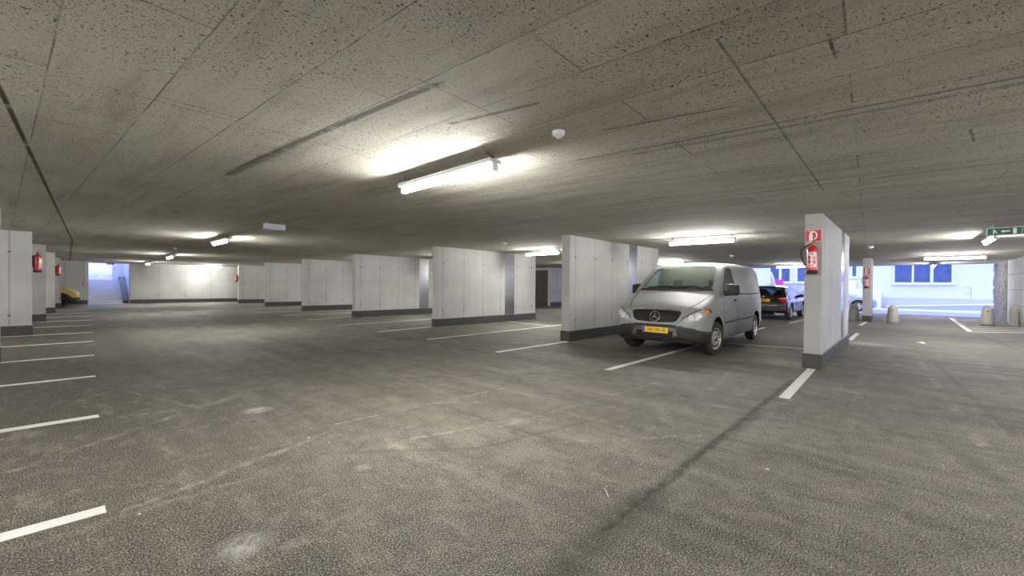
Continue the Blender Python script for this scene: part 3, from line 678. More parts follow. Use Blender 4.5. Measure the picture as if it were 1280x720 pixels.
class Body:
    def __init__(s, zt, zb, P, T, rnd, crown, L):
        s.zt, s.zb, s.P, s.T, s.rnd, s.crown, s.L = zt, zb, P, T, rnd, crown, L
    def section(s, x, inset, zmin, zmax):
        zt = pchip(s.zt, x)-inset; zb = pchip(s.zb, x)+max(inset, 0)
        if zmin is not None: zb = max(zb, zmin)
        if zmax is not None: zt = min(zt, zmax)
        cr = pchip(s.crown, x); P = pchip(s.P, x)-inset
        W = lambda z: P*pchip(s.T, z)
        zs = zt-cr; r = min(pchip(s.rnd, x), max(.02, (zs-zb)*.35)); zs = max(zs, zb+.1)
        pts = [(0, zb), (W(zb)-.06, zb), (W(zb+.02)-.02, zb+.02), (W(zb+.06), zb+.06)]
        z0, z1 = zb+.06, zs-r
        for k in range(1, 15): z = z0+(z1-z0)*k/14; pts.append((W(z), z))
        wc = W(z1)-r
        for k in range(1, 7): a = PI/2*k/6; pts.append((wc+r*math.cos(a), z1+r*math.sin(a)))
        for k in range(1, 7): y = wc*(1-k/6); pts.append((y, zs+cr*(1-(y/wc)**2)))
        return pts
    def loft(s, inset=0., xr=None, zmin=None, zmax=None, nst=None):
        x0, x1 = xr or (0., s.L)
        xs = sorted(set([x0, x1]+[x for x in np.linspace(x0, x1, nst or max(6, int((x1-x0)/.075)))]+[x for x in (.012, .025, .04, .06, .08, .1, .125, .15, .2, .25, .3, s.L-.02, s.L-.04, s.L-.07, s.L-.11, s.L-.16, s.L-.22) if x0 < x < x1]))
        bm = bmesh.new(); rings = []
        for x in xs:
            h = s.section(min(max(x, 0), s.L), inset, zmin, zmax); full = h+[(-y, z) for y, z in h[-2:0:-1]]
            rings.append([bm.verts.new((x, y, z)) for y, z in full])
        for a, b in zip(rings, rings[1:]):
            for i in range(len(a)): bm.faces.new([a[i], a[(i+1) % len(a)], b[(i+1) % len(a)], b[i]])
        for ring, rev in ((rings[0], False), (rings[-1], True)):
            h = (len(ring)+2)//2   # strip the end cap into quads
            top = ring[:h]; bot = [ring[0]]+ring[:h-2:-1]
            for i in range(h-1):
                q = [top[i], top[i+1], bot[i+1], bot[i]]; u = []
                for v in q:
                    if v not in u: u.append(v)
                if len(u) >= 3:
                    try: bm.faces.new(u)
                    except ValueError: pass
        bmesh.ops.recalc_face_normals(bm, faces=bm.faces[:]); return bm

def mesh_obj(name, bm, mat, parent=None):
    me = bpy.data.meshes.new(name); bm.to_mesh(me); bm.free(); me.materials.append(M[mat])
    o = bpy.data.objects.new(name, me); COL.objects.link(o)
    if parent: o.parent = parent
    return o
def cut(o, cutters, ang=35):
    """boolean the cutters away from o and smooth the result"""
    for c in cutters:
        c.parent = o.parent
        m = o.modifiers.new('cut', 'BOOLEAN'); m.operation = 'DIFFERENCE'; m.solver = 'EXACT'; m.object = c; m.material_mode = 'TRANSFER'
    dg = bpy.context.evaluated_depsgraph_get(); dg.update()
    me = bpy.data.meshes.new_from_object(o.evaluated_get(dg)); o.modifiers.clear(); old = o.data; o.data = me; me.name = o.name
    for p in me.polygons: p.use_smooth = True
    me.set_sharp_from_angle(angle=R(ang)); bpy.data.meshes.remove(old)

def inpoly(p, poly):
    x, y = p; c = False
    for i in range(len(poly)):
        (x0, y0), (x1, y1) = poly[i], poly[i-1]
        if (y0 > y) != (y1 > y) and x < (x1-x0)*(y-y0)/(y1-y0)+x0: c = not c
    return c
def rounded(poly, r, n=4):
    out = []; m = len(poly)
    for i in range(m):
        p = Vector(poly[i]); a = (Vector(poly[i-1])-p); b = (Vector(poly[(i+1) % m])-p)
        k = min(r, a.length*.45, b.length*.45); a = p+a.normalized()*k; b = p+b.normalized()*k
        for j in range(n+1):
            t = j/n; q = a*(1-t)**2+2*p*t*(1-t)+b*t*t; out.append((q.x, q.y))
    return out
def decal(name, poly, axis, bvh, off, mat, parent, res=.05, thick=.012, r=0., smooth=True):
    """a thin panel of the given outline laid on the body: front/rear outlines are (y,z), left/right (x,z), top (x,y)"""
    if r: poly = rounded(poly, r)
    pts = []
    for i in range(len(poly)):
        a, b = Vector(poly[i]), Vector(poly[(i+1) % len(poly)]); k = max(1, int((b-a).length/res))
        for j in range(k): q = a.lerp(b, j/k); pts.append((q.x, q.y))
    nb = len(pts); xs = [p[0] for p in pts]; ys = [p[1] for p in pts]
    x = min(xs)+res*.5
    while x < max(xs):
        y = min(ys)+res*.5
        while y < max(ys):
            if inpoly((x, y), pts): pts.append((x+random.uniform(-.1, .1)*res, y)) 
            y += res
        x += res
    vs, es, fs, *_ = delaunay_2d_cdt([Vector(p) for p in pts], [], [list(range(nb))], 1, 1e-6)
    D = {'front': Vector((1, 0, 0)), 'rear': Vector((-1, 0, 0)), 'left': Vector((0, 1, 0)), 'right': Vector((0, -1, 0)), 'top': Vector((0, 0, -1))}[axis]
    def org(q):
        if axis == 'front': return Vector((-6, q[0], q[1]))
        if axis == 'rear': return Vector((12, q[0], q[1]))
        if axis == 'left': return Vector((q[0], -6, q[1]))
        if axis == 'right': return Vector((q[0], 6, q[1]))
        return Vector((q[0], q[1], 8))
    bm = bmesh.new(); up = []; dn = []
    for q in vs:
        hit, nor, *_r = bvh.ray_cast(org(q), D)
        if hit is None:
            o = org(q); probe = o+D*(6.3 if axis in ('front',) else 5.1 if axis in ('left', 'right') else 7)
            hit, nor, *_r = bvh.find_nearest(probe)
        if nor.dot(D) > 0: nor = -nor
        nn = (nor*.8-D*.2).normalized()
        up.append(bm.verts.new(hit+nn*off)); dn.append(bm.verts.new(hit+nn*(off-thick)))
    for f in fs:
        try: bm.faces.new([up[i] for i in f]); bm.faces.new([dn[i] for i in reversed(f)])
        except ValueError: pass
    ed = {}
    for f in fs:
        for i in range(len(f)): k = (f[i], f[(i+1) % len(f)]); ed[k] = 1
    for a, b in list(ed):
        if (b, a) not in ed:
            try: bm.faces.new([up[b], up[a], dn[a], dn[b]])
            except ValueError: pass
    bmesh.ops.recalc_face_normals(bm, faces=bm.faces[:])
    o = mesh_obj(name, bm, mat, parent)
    if smooth:
        for p in o.data.polygons: p.use_smooth = True
        o.data.set_sharp_from_angle(angle=R(40))
    return o
def strip_poly(pts, w):
    pts = [Vector(p) for p in pts]; L = []; Rr = []
    for i, p in enumerate(pts):
        t = (pts[min(i+1, len(pts)-1)]-pts[max(i-1, 0)]).normalized(); n = Vector((-t.y, t.x))*w/2
        L.append((p+n)[:]); Rr.append((p-n)[:])
    return L+Rr[::-1]
def cyl_cutter(x, y0, y1, z, r, mat='arch', n=40):
    mb = MB(); mb.lathe([(r, y0), (r, y1)], mat, (x, 0, z), 'Y', n); return mb.build('cutter')
def wheel(parent, x, y, r, w, side, style='steel', steer=0.):
    """side -1: outer face towards -y"""
    wr = bpy.data.objects.new('wheel', None); COL.objects.link(wr); wr.empty_display_size = .1; wr.parent = parent; wr.location = (x, y, r); wr.rotation_euler = (0, 0, steer)
    s = side; rr = r*.63
    mb = MB(); prof = [(rr, -w/2+.02), (rr+.01, -w/2+.004), (r*.80, -w/2), (r*.93, -w/2+.012), (r*.985, -w/2+.035), (r, -w/2+.06), (r, w/2-.06), (r*.985, w/2-.035), (r*.93, w/2-.012), (r*.8, w/2), (rr+.01, w/2-.004), (rr, w/2-.02)]
    mb.lathe(prof, 'tyre', axis='Y', n=44, caps=False)
    for k in (-.05, -.018, .018, .05): mb.lathe([(r+.0015, k-.004), (r+.0015, k+.004)], 'rimdark', axis='Y', n=44, caps=False)
    mb.build('tyre', wr)
    mb = MB(); o = s*w/2*-1    # lathe axis Y runs along +y for positive z, flip by side
    def pr(a): return [(q, -s*0+z*s) for q, z in a]
    mb.lathe(pr([(rr+.004, w/2-.012), (rr-.012, w/2-.02), (rr-.03, w/2-.05), (rr*.80, w/2-.035), (rr*.55, w/2-.02), (rr*.50, w/2-.034), (rr*.34, w/2-.034), (rr*.3, w/2-.012), (.02, w/2-.006), (.001, w/2-.006)]), 'rim' if style != 'dark' else 'rimdark', axis='Y', n=36, caps=False)
    mb.lathe(pr([(rr, -w/2+.03), (rr, w/2-.06)]), 'rimdark', axis='Y', n=36, caps=True)
    k = 16 if style == 'steel' else 5
    for i in range(k):
        a = 2*PI*i/k; ra = rr*.79 if style == 'steel' else rr*.62; hr = .017 if style == 'steel' else rr*.24
        mb.lathe([(hr, s*(w/2-.045)), (hr, s*(w/2-.026))], 'rimdark', (ra*math.cos(a), 0, ra*math.sin(a)), 'Y', 12)
    rim = mb.build('rim', wr, smooth=35)
    mb = MB(); mb.lathe(pr([(.055, w/2-.02), (.05, w/2-.002), (.02, w/2+.002)]), 'chrome', axis='Y', n=20); mb.build('hub_cap', rim)
    return wr
def mirror_part(parent, side, x, y, z, w, h, mat, d=.13):
    mb = MB(); mb.box(-d/2, d/2, 0, w, -h/2, h/2, mat, min(.05, h*.3))
    for v in mb.bm.verts:
        t = v.co.y/w; v.co.x += .05*t; v.co.z *= (1-.18*t) if v.co.z > 0 else 1
        v.co.y *= side
    o = mb.build('side_mirror', parent, smooth=50); o.location = (x, y, z)
    mb = MB(); mb.box(-.06, .05, -.12, .04, -h/2-.01, -h/2+.085, mat, .02)
    for v in mb.bm.verts: v.co.y *= side
    mb.build('mirror_arm', o)
    mb = MB(); mb.box(d/2-.002, d/2+.006, .03, w-.03, -h/2+.03, h/2-.04, 'chrome')
    for v in mb.bm.verts: v.co.x += .05*v.co.y/w; v.co.y *= side
    mb.build('mirror_glass', o); return o
def seats(parent, xs, ys, z):
    for x in xs:
        for y in ys:
            s = bpy.data.objects.new('seat', None); COL.objects.link(s); s.empty_display_size = .1; s.parent = parent; s.location = (x, y, z)
            mb = MB(); mb.box(-.25, .25, -.24, .24, -.02, .14, 'seat', .05); mb.build('seat_cushion', s)
            mb = MB(); mb.box(.17, .30, -.23, .23, .1, .68, 'seat', .05)
            for v in mb.bm.verts: v.co.x += (v.co.z-.1)*.22
            mb.build('seat_back', s)
            mb = MB(); mb.box(.31, .40, -.12, .12, .67, .82, 'seat', .035); mb.build('head_rest', s)
def plate(parent, loc, rz, s, cls='number_plate', w=.52, bits=False):
    """plate facing local -x before rotation rz"""
    e = bpy.data.objects.new(cls, None); COL.objects.link(e); e.empty_display_size = .05; e.parent = parent; e.location = loc; e.rotation_euler = (0, 0, rz); e['label'] = 'yellow number plate'
    mb = MB(); mb.box(-.008, 0, -w/2, w/2, -.055, .055, 'plate_yellow', .004); mb.build('plate_panel', e)
    mb = MB(); mb.box(-.010, -.006, w/2-.055, w/2-.004, -.05, .05, 'plate_blue'); mb.build('blue_band', e)
    if bits:
        mb = MB(); y = w/2-.09
        for k, ww in enumerate((.03, .03, .012, .034, .03, .012, .03, .03)):
            mb.box(-.010, -.0075, y-ww, y, -.03 if ww > .02 else -.006, .03 if ww > .02 else .006, 'ink'); y -= ww+.014
        mb.build('plate_marks', e)
    else: text('plate_text', s, .092, 'ink', e, (-.0095, -.025, 0), (PI/2, 0, -PI/2), .0012)
    return e
def bvh_of(bm):
    bm.faces.ensure_lookup_table(); return BVHTree.FromBMesh(bm)

# ---- silver van --------------------------------------------------
van = thing('van', 'silver panel van with black bumper and yellow number plate, parked between the walls', 'van', (8.15, 3.70, 0), R(1.8))
VB = Body(zt=[(0, .57), (.012, .64), (.03, .715), (.06, .80), (.10, .875), (.15, .935), (.22, .985), (.35, 1.045), (.6, 1.135), (.85, 1.225), (1.02, 1.29), (1.10, 1.34), (1.3, 1.475), (1.6, 1.665), (1.8, 1.78), (1.92, 1.832), (2.1, 1.868), (2.5, 1.893), (3.2, 1.905), (4.4, 1.895), (4.8, 1.87), (4.98, 1.83), (5.08, 1.74), (5.15, 1.55), (5.2, 1.2), (5.22, .9)],
          zb=[(0, .40), (.02, .36), (.06, .32), (.2, .26), (.5, .24), (4.8, .26), (5.22, .36)],
          P=[(0, .44), (.012, .56), (.03, .66), (.06, .745), (.1, .80), (.16, .845), (.25, .885), (.4, .92), (.6, .94), (1., .95), (4.5, .95), (4.9, .935), (5.1, .91), (5.22, .875)],
          T=[(.2, .965), (.45, .995), (.75, 1.), (1., .992), (1.2, .965), (1.45, .915), (1.7, .862), (1.9, .815)],
          rnd=[(0, .06), (.2, .10), (.6, .13), (1., .11), (1.3, .07), (1.8, .08), (2.2, .12), (4.8, .13), (5.22, .1)],
          crown=[(0, .01), (.15, .05), (.5, .06), (1., .05), (1.4, .04), (2., .04), (4.8, .04), (5.22, .02)], L=5.22)
VB.zt = [(x, z if z < 1.3 else 1.3+(z-1.3)*1.11) for x, z in VB.zt]; VB.T = [(z if z < 1.3 else 1.3+(z-1.3)*1.11, t) for z, t in VB.T]
UP = lambda poly: [(p, z if z < 1.3 else 1.3+(z-1.3)*1.11) for p, z in poly]
WR = .335; AXF, AXR = .90, 4.33
bm = VB.loft(); vb = bvh_of(bm); body = mesh_obj('body', bm, 'silver', van)
ws_poly = [(-.755, 1.335), (-.36, 1.315), (0, 1.31), (.36, 1.315), (.755, 1.335), (.735, 1.46), (.665, 1.70), (.63, 1.775), (.3, 1.80), (0, 1.805), (-.3, 1.80), (-.63, 1.775), (-.665, 1.70), (-.735, 1.46)]
ws_poly = UP(ws_poly)
sw_poly = [(1.42, 1.285), (2.36, 1.25), (2.33, 1.45), (2.25, 1.735), (2.02, 1.74), (1.86, 1.70), (1.62, 1.52)]
sw_poly = UP(sw_poly)
cuts = []
for ax in (AXF, AXR):
    cuts += [cyl_cutter(ax, -1.2, -.60, .37, .405), cyl_cutter(ax, .60, 1.2, .37, .405)]
cav = mesh_obj('cavity', VB.loft(inset=.06, xr=(1.02, 2.75), zmin=.62), 'cabin'); 
cuts.append(cav)
mb = MB(); mb.prism(rounded(ws_poly, .06), 'X', .98, 2.05, 'cabin'); cuts.append(mb.build('cutter'))
for s in (-1, 1):
    mb = MB(); mb.prism(rounded(sw_poly, .06), 'Y', s*.6, s*1.2, 'cabin'); cuts.append(mb.build('cutter'))
cut(body, cuts)
bump = mesh_obj('front_bumper', VB.loft(inset=-.014, xr=(0, .56), zmax=.63, nst=18), 'blackplastic', van)
mb = MB(); mb.box(-.2, .012, -.34, .34, .40, .475, 'arch', .02); c1 = mb.build('cutter')
cut(bump, cuts[:2]+[c1]); cuts.append(c1)
rb = mesh_obj('rear_bumper', VB.loft(inset=-.014, xr=(4.84, 5.24), zmax=.56, nst=8), 'blackplastic', van); cut(rb, cuts[2:4])
for c in cuts: bpy.data.objects.remove(c)
wsd = decal('windshield', ws_poly, 'front', vb, .004, 'glass', van, .06, .006, .06)
for s, ax in ((-1, 'left'), (1, 'right')): decal('side_window', sw_poly, ax, vb, .003, 'glass', van, .07, .006, .06)
# black ceramic edge of the windscreen and cowl
decal('cowl', [(-.79, 1.285), (.79, 1.285), (.77, 1.335), (.36, 1.325), (0, 1.32), (-.36, 1.325), (-.77, 1.335)], 'front', vb, .007, 'mirrorblack', van, .06, .012)
for y0, y1, z1 in ((.62, -.06, 1.352), (-.02, -.60, 1.34)):
    pl = [(y0, 1.345), (y0*.35+y1*.65, 1.375), (y1, z1-.01)]
    decal('wiper', strip_poly(pl, .022), 'front', vb, .02, 'rubber', van, .04, .016)
# grille
grl = [(-.50, .85), (-.46, .88), (-.25, .892), (0, .896), (.25, .892), (.46, .88), (.50, .85), (.44, .715), (.37, .675), (0, .66), (-.37, .675), (-.44, .715)]
gr = decal('grille', grl, 'front', vb, .006, 'arch', van, .045, .014, .03)
for k in range(4):
    z = .70+k*.042; hw = .375+k*.028
    decal('grille_slat', [(-hw, z), (hw, z), (hw, z+.018), (-hw, z+.018)], 'front', vb, .02, 'blackplastic', gr, .05, .02)
decal('grille_trim', strip_poly([(-.505, .845), (-.46, .89), (-.25, .902), (0, .906), (.25, .902), (.46, .89), (.505, .845)], .014), 'front', vb, .012, 'chrome', van, .05, .014)
# star emblem: ring and three points
hit = vb.ray_cast(Vector((-6, 0, .775)), Vector((1, 0, 0)))[0]
em = bpy.data.objects.new('emblem', None); COL.objects.link(em); em.parent = van; em.location = (hit.x-.03, 0, .775); em.rotation_euler = (0, R(18), 0); em['label'] = 'chrome three pointed star in a ring'
mb = MB(); ring = [(0, .10*math.cos(2*PI*k/32), .10*math.sin(2*PI*k/32)) for k in range(33)]; mb.tube(ring, .0095, 'chrome', 8); mb.build('emblem_ring', em)
mb = MB()
for k in range(3):
    a = PI/2+2*PI*k/3; tip = (.096*math.cos(a), .096*math.sin(a)); b1 = (.022*math.cos(a+PI/3), .022*math.sin(a+PI/3)); b2 = (.022*math.cos(a-PI/3), .022*math.sin(a-PI/3))
    mb.prism([tip, b1, (0, 0), b2], 'X', -.012, .006, 'chrome')
mb.build('emblem_star', em)
mb = MB(); mb.lathe([(.095, .012), (.095, .018)], 'arch', axis='X', n=28); mb.build('emblem_back', em)
# headlights, with amber corners
for s in (-1, 1):
    hp = [(.52, .70), (.57, .775), (.70, .86), (.80, .915), (.875, .935), (.915, .925), (.925, .87), (.905, .80), (.85, .745), (.75, .712), (.64, .695)]
    hl = decal('headlight', [(s*y, z) for y, z in hp], 'front', vb, .008, 'lamp_glass', van, .03, .012, .02)
    decal('headlight_rim', strip_poly([(s*y, z) for y, z in hp[:7]], .014), 'front', vb, .012, 'seam', hl, .04, .014)
    op = [(.865, .915), (.892, .925), (.915, .915), (.918, .875), (.908, .83), (.885, .82)]
    o = decal('turn_signal', [(s*y, z) for y, z in op], 'front', vb, .012, 'orange', hl, .03, .012, .02); o['label'] = 'amber corner lens'
    for y, z, rr in ((.70, .775, .055), (.80, .82, .05)):
        pp = [(s*(y+rr*math.cos(2*PI*k/14)), z+rr*math.sin(2*PI*k/14)) for k in range(14)]
        decal('reflector', pp, 'front', vb, .012, 'reflector', hl, .05, .008)
# bonnet creases
for s in (-1, 1):
    decal('bonnet_seam', strip_poly([(.20, s*.60), (.45, s*.70), (.8, s*.775), (1.06, s*.80)], .012), 'top', vb, .003, 'seam', van, .06, .01)
for a_, z_ in (('number_plate', .50),):
    hx = vb.ray_cast(Vector((-6, 0, z_)), Vector((1, 0, 0)))[0].x
    plate(van, (hx-.03, -.03, z_+.01), 0, 'VH-781-B')
# bumper details
decal('intake_backing', [(-.37, .385), (.37, .385), (.37, .49), (-.37, .49)], 'front', vb, .003, 'arch', van, .05, .008)
mb = MB()
for y in (-.42, .42): mb.box(-.03, .0, y-.03, y-.012, .41, .465, 'brass', .004); mb.box(-.03, .0, y+.012, y+.03, .41, .465, 'brass', .004)
mb.build('tow_brackets', van)
mb = MB()
for k in range(4): mb.box(-.005, .012, -.34, .34, .408+k*.018, .416+k*.018, 'blackplastic')
mb.build('intake_grille', van)
for s in (-1, 1): decal('bumper_groove', strip_poly([(s*.45, .435), (s*.62, .435), (s*.74, .455), (s*.76, .475)], .05), 'front', vb, .02, 'mirrorblack', van, .05, .01)
decal('bumper_slot', [(-.45, .605), (.45, .605), (.42, .622), (-.42, .622)], 'front', vb, .019, 'arch', van, .05, .012)
# sides
for s, ax in ((-1, 'left'), (1, 'right')):
    decal('side_molding', strip_poly([(1.42, .625), (2.6, .63), (3.87, .635)], .04), ax, vb, .014, 'blackplastic', van, .09, .02)
    decal('belt_groove', strip_poly([(1.5, 1.255), (2.4, 1.225), (3.5, 1.21), (4.84, 1.215), (4.92, 1.3), (4.84, 1.58), (4.72, 1.76)], .028), ax, vb, .003, 'seam', van, .07, .012)
    decal('body_crease', strip_poly([(.75, .93), (1.1, 1.02), (1.6, 1.10), (2.2, 1.15), (2.5, 1.165)], .009), ax, vb, .002, 'crease', van, .07, .01)
    decal('body_crease', strip_poly([(1.45, .85), (1.8, .94), (2.4, 1.03), (3.2, 1.08), (4.85, 1.10)], .009), ax, vb, .002, 'crease', van, .07, .01)
    decal('door_seam', strip_poly([(1.33, .34), (1.35, .6), (1.34, .95), (1.38, 1.2), (1.62, 1.54), (1.86, 1.78), (2.3, 1.83), (2.42, 1.3), (2.44, .6), (2.42, .34)], .011), ax, vb, .002, 'seam', van, .06, .01)
    fr_ = rounded(sw_poly, .05); k_ = len(fr_)//2
    for seg_ in (fr_[:k_+1], fr_[k_:]+[fr_[0]]): decal('window_frame', strip_poly(seg_, .02), ax, vb, .006, 'rubber', van, .06, .012)
    decal('door_handle', [(2.16, 1.06), (2.36, 1.06), (2.36, 1.10), (2.16, 1.10)], ax, vb, .04, 'mirrorblack', van, .05, .05, .015)
    decal('side_repeater', [(1.16, .83), (1.20, .83), (1.20, .87), (1.16, .87)], ax, vb, .006, 'orange', van, .05, .01, .01)
    decal('tail_light', [(-s*-.80, .85), (-s*-.88, .85), (-s*-.86, 1.25), (-s*-.78, 1.25)], 'rear', vb, .01, 'redlens', van, .05, .014, .02)
    mirror_part(van, s, 1.50, s*.955, 1.32, .23, .25, 'mirrorblack', .16)
    for ax_ in (AXF, AXR): wheel(van, ax_, s*.825, WR, .215, s, steer=R(-11) if ax_ == AXF else 0.)
# cab
mb = MB(); mb.box(1.10, 1.5, -.80, .80, .85, 1.22, 'cabin', .04); mb.build('dashboard', van)
seats(van, (2.12,), (-.42, .42), .72)
mb = MB(); rg = [(1.68+.06*math.sin(a), -.42+.19*math.cos(a), 1.15+.18*math.sin(a)) for a in np.linspace(0, 2*PI, 25)]; mb.tube(rg, .014, 'rubber', 8); mb.tube([(1.45, -.42, 1.05), (1.68, -.42, 1.15)], .025, 'rubber', 8); mb.tube([(1.68, -.6, 1.15), (1.68, -.24, 1.15)], .014, 'rubber', 8); mb.build('steering_wheel', van)

# ---- dark suv ----------------------------------------------------
def hatch(name, label, cat, loc, rz, paint, zt, P, L, wheels, wr, ws, rw, sws, cab, zb=.25, T=None, rimstyle='alloy', glassm='glass_dark', zoff=1.):
    r = thing(name, label, cat, loc, rz)
    B = Body(zt=zt, zb=[(0, zb+.12), (.15, zb), (L-.2, zb), (L, zb+.12)], P=P,
             T=T or [(.2, .96), (.45, .995), (.7, 1.), (.9, .985), (1.1, .93), (1.35, .83), (1.7, .72)],
             rnd=[(0, .08), (.3, .1), (.8, .12), (1.2, .08), (1.8, .09), (L-.5, .1), (L, .08)], crown=[(0, .01), (.2, .04), (1, .04), (L-.4, .04), (L, .01)], L=L)
    bm = B.loft(); bv = bvh_of(bm); o = mesh_obj('body', bm, paint, r); cc = []
    for ax in wheels: cc += [cyl_cutter(ax, -1.3, -.56, wr*1.08, wr*1.16), cyl_cutter(ax, .56, 1.3, wr*1.08, wr*1.16)]
    cv = mesh_obj('cavity', B.loft(inset=.07, xr=cab[:2], zmin=.5), 'cabin'); cc.append(cv)
    mb = MB(); mb.prism(rounded(ws, .05), 'X', cab[0]-.35, cab[0]+1.05, 'cabin'); cc.append(mb.build('cutter'))
    mb = MB(); mb.prism(rounded(rw, .05), 'X', L-1.0, L+.4, 'cabin'); cc.append(mb.build('cutter'))
    for sp_ in sws:
        for s in (-1, 1):
            mb = MB(); mb.prism(rounded(sp_, .05), 'Y', s*.5, s*1.3, 'cabin'); cc.append(mb.build('cutter'))
    cut(o, cc)
    for c in cc: bpy.data.objects.remove(c)
    decal('windshield', ws, 'front', bv, .004, glassm, r, .06, .006, .05)
    decal('rear_window', rw, 'rear', bv, .004, glassm, r, .06, .006, .05)
    for s, ax in ((-1, 'left'), (1, 'right')):
        for sp_ in sws: decal('side_window', sp_, ax, bv, .003, glassm, r, .07, .006, .05)
        for ax_ in wheels: wheel(r, ax_, s*(pchip(P, ax_)-.125), wr, .22, s, rimstyle)
    return r, B, bv
SL = 4.5
zt = [(0, .60), (.02, .68), (.06, .80), (.12, .88), (.3, .94), (.7, .98), (1.2, 1.02), (1.32, 1.06), (1.7, 1.32), (2.05, 1.49), (2.4, 1.56), (3.0, 1.575), (3.7, 1.55), (4.1, 1.50), (4.22, 1.42), (4.36, 1.12), (4.41, 1.0), (4.46, .9), (4.49, .7), (4.5, .55)]
P = [(0, .62), (.05, .74), (.15, .83), (.4, .90), (.9, .925), (3.8, .925), (4.2, .90), (4.4, .865), (4.5, .80)]
sws = [[(1.75, 1.04), (2.55, 1.05), (2.50, 1.42), (2.15, 1.41)], [(2.62, 1.05), (3.40, 1.06), (3.36, 1.41), (2.58, 1.425)], [(3.5, 1.08), (4.0, 1.15), (3.75, 1.38), (3.46, 1.405)]]
suv, SB, sbv = hatch('suv', 'dark brown suv seen from behind, parked near the open side', 'car', (20.75+SL, 4.55, 0), PI, 'suv', zt, P, SL, (.92, 3.68), .36,
    [(-.70, 1.09), (.70, 1.09), (.60, 1.46), (-.60, 1.46)], [(-.68, 1.10), (.68, 1.10), (.60, 1.42), (-.60, 1.42)], sws, (1.25, 4.15, .95), zb=.30)
seats(suv, (2.1, 3.0), (-.38, .38), .55)
for s, ax in ((-1, 'left'), (1, 'right')):
    tl = decal('tail_light', [(s*.50, .93), (s*.50, 1.0), (s*.80, 1.03), (s*.86, 1.0), (s*.86, .82), (s*.66, .84), (s*.64, .92)], 'rear', sbv, .008, 'redlens', suv, .03, .012, .02)
    decal('reversing_lamp', [(s*.60, .945), (s*.60, .985), (s*.82, 1.0), (s*.82, .955)], 'rear', sbv, .013, 'lamp_glass', tl, .03, .01)
    decal('rear_reflector', [(s*.64, .50), (s*.82, .50), (s*.82, .54), (s*.64, .54)], 'rear', sbv, .014, 'redlens', suv, .04, .014)
    decal('headlight', [(s*.45, .70), (s*.50, .80), (s*.80, .86), (s*.84, .78), (s*.6, .70)], 'front', sbv, .008, 'lamp_glass', suv, .03, .012, .02)
    mirror_part(suv, s, 1.75, s*.87, 1.07, .2, .16, 'mirrorblack')
    mb = MB(); mb.tube([(2.2, s*.60, 1.49), (2.5, s*.61, 1.545), (3.6, s*.61, 1.53), (3.95, s*.60, 1.47)], .016, 'darkmetal', 8); mb.build('roof_rail', suv)
    decal('door_seam', strip_poly([(1.5, .4), (1.5, .98), (1.72, 1.06)], .01), ax, sbv, .002, 'seam', suv, .06, .01)
    decal('door_seam', strip_poly([(2.6, .4), (2.6, 1.03)], .01), ax, sbv, .002, 'seam', suv, .06, .01)
    decal('door_handle', [(2.3, .90), (2.48, .90), (2.48, .93), (2.3, .93)], ax, sbv, .03, 'suv', suv, .05, .04, .01)
decal('rear_bumper', [(-.80, .40), (.80, .40), (.86, .60), (.84, .69), (-.84, .69), (-.86, .60)], 'rear', sbv, .014, 'blackplastic', suv, .05, .02, .03)
decal('bumper_strip', [(-.55, .655), (.55, .655), (.55, .67), (-.55, .67)], 'rear', sbv, .022, 'fixture', suv, .05, .02)
hx = sbv.ray_cast(Vector((12, 0, .86)), Vector((-1, 0, 0)))[0].x
plate(suv, (hx+.012, 0, .88), PI, '', bits=True)
decal('tailgate_trim', [(-.42, .955), (.42, .955), (.42, .985), (-.42, .985)], 'rear', sbv, .014, 'chrome', suv, .05, .012)
mb = MB(); mb.lathe([(.045, 0), (.042, .012), (.01, .016)], 'chrome', axis='X', n=20); em2 = mb.build('emblem', suv); em2.location = (sbv.ray_cast(Vector((12, 0, 1.05)), Vector((-1, 0, 0)))[0].x, 0, 1.045)
decal('tailgate_seam', strip_poly([(-.82, .78), (-.6, .735), (.6, .735), (.82, .78)], .012), 'rear', sbv, .003, 'seam', suv, .06, .01)
mb = MB(); mb.tube([(4.42, .45, .33), (4.52, .45, .33)], .035, 'chrome', 12); mb.build('exhaust', suv)
mb = MB(); mb.box(3.95, 4.25, -.35, .35, .22, .42, 'arch', .03); mb.build('muffler', suv)

suv.scale = (1, 1, .945)
# ---- yellow car --------------------------------------------------
YL = 4.0
zt = [(0, .60), (.015, .68), (.04, .77), (.09, .83), (.3, .92), (.7, 1.04), (1.0, 1.10), (1.08, 1.14), (1.5, 1.40), (1.8, 1.51), (2.3, 1.54), (3.2, 1.51), (3.6, 1.40), (3.8, 1.15), (3.92, .95), (4.0, .6)]
P = [(0, .52), (.05, .62), (.15, .72), (.4, .79), (.9, .82), (3.4, .82), (3.8, .78), (4., .68)]
sws = [[(1.45, .99), (2.2, .98), (2.16, 1.36), (1.85, 1.33)], [(2.28, .98), (3.2, .99), (3.0, 1.34), (2.24, 1.36)]]
yc, YB, ybv = hatch('yellow_car', 'yellow car poking its nose out behind the farthest left pier', 'car', (.86, 33.7, 0), PI, 'yellow', zt, P, YL, (.78, 3.2), .30,
    [(-.62, 1.06), (.62, 1.06), (.52, 1.40), (-.52, 1.40)], [(-.58, 1.05), (.58, 1.05), (.50, 1.34), (-.50, 1.34)], sws, (1.02, 3.6, .9), zb=.2, rimstyle='dark')
seats(yc, (1.9,), (-.36, .36), .45)
yb = mesh_obj('front_bumper', YB.loft(inset=-.012, xr=(0, .44), zmax=.60, nst=12), 'blackplastic', yc)
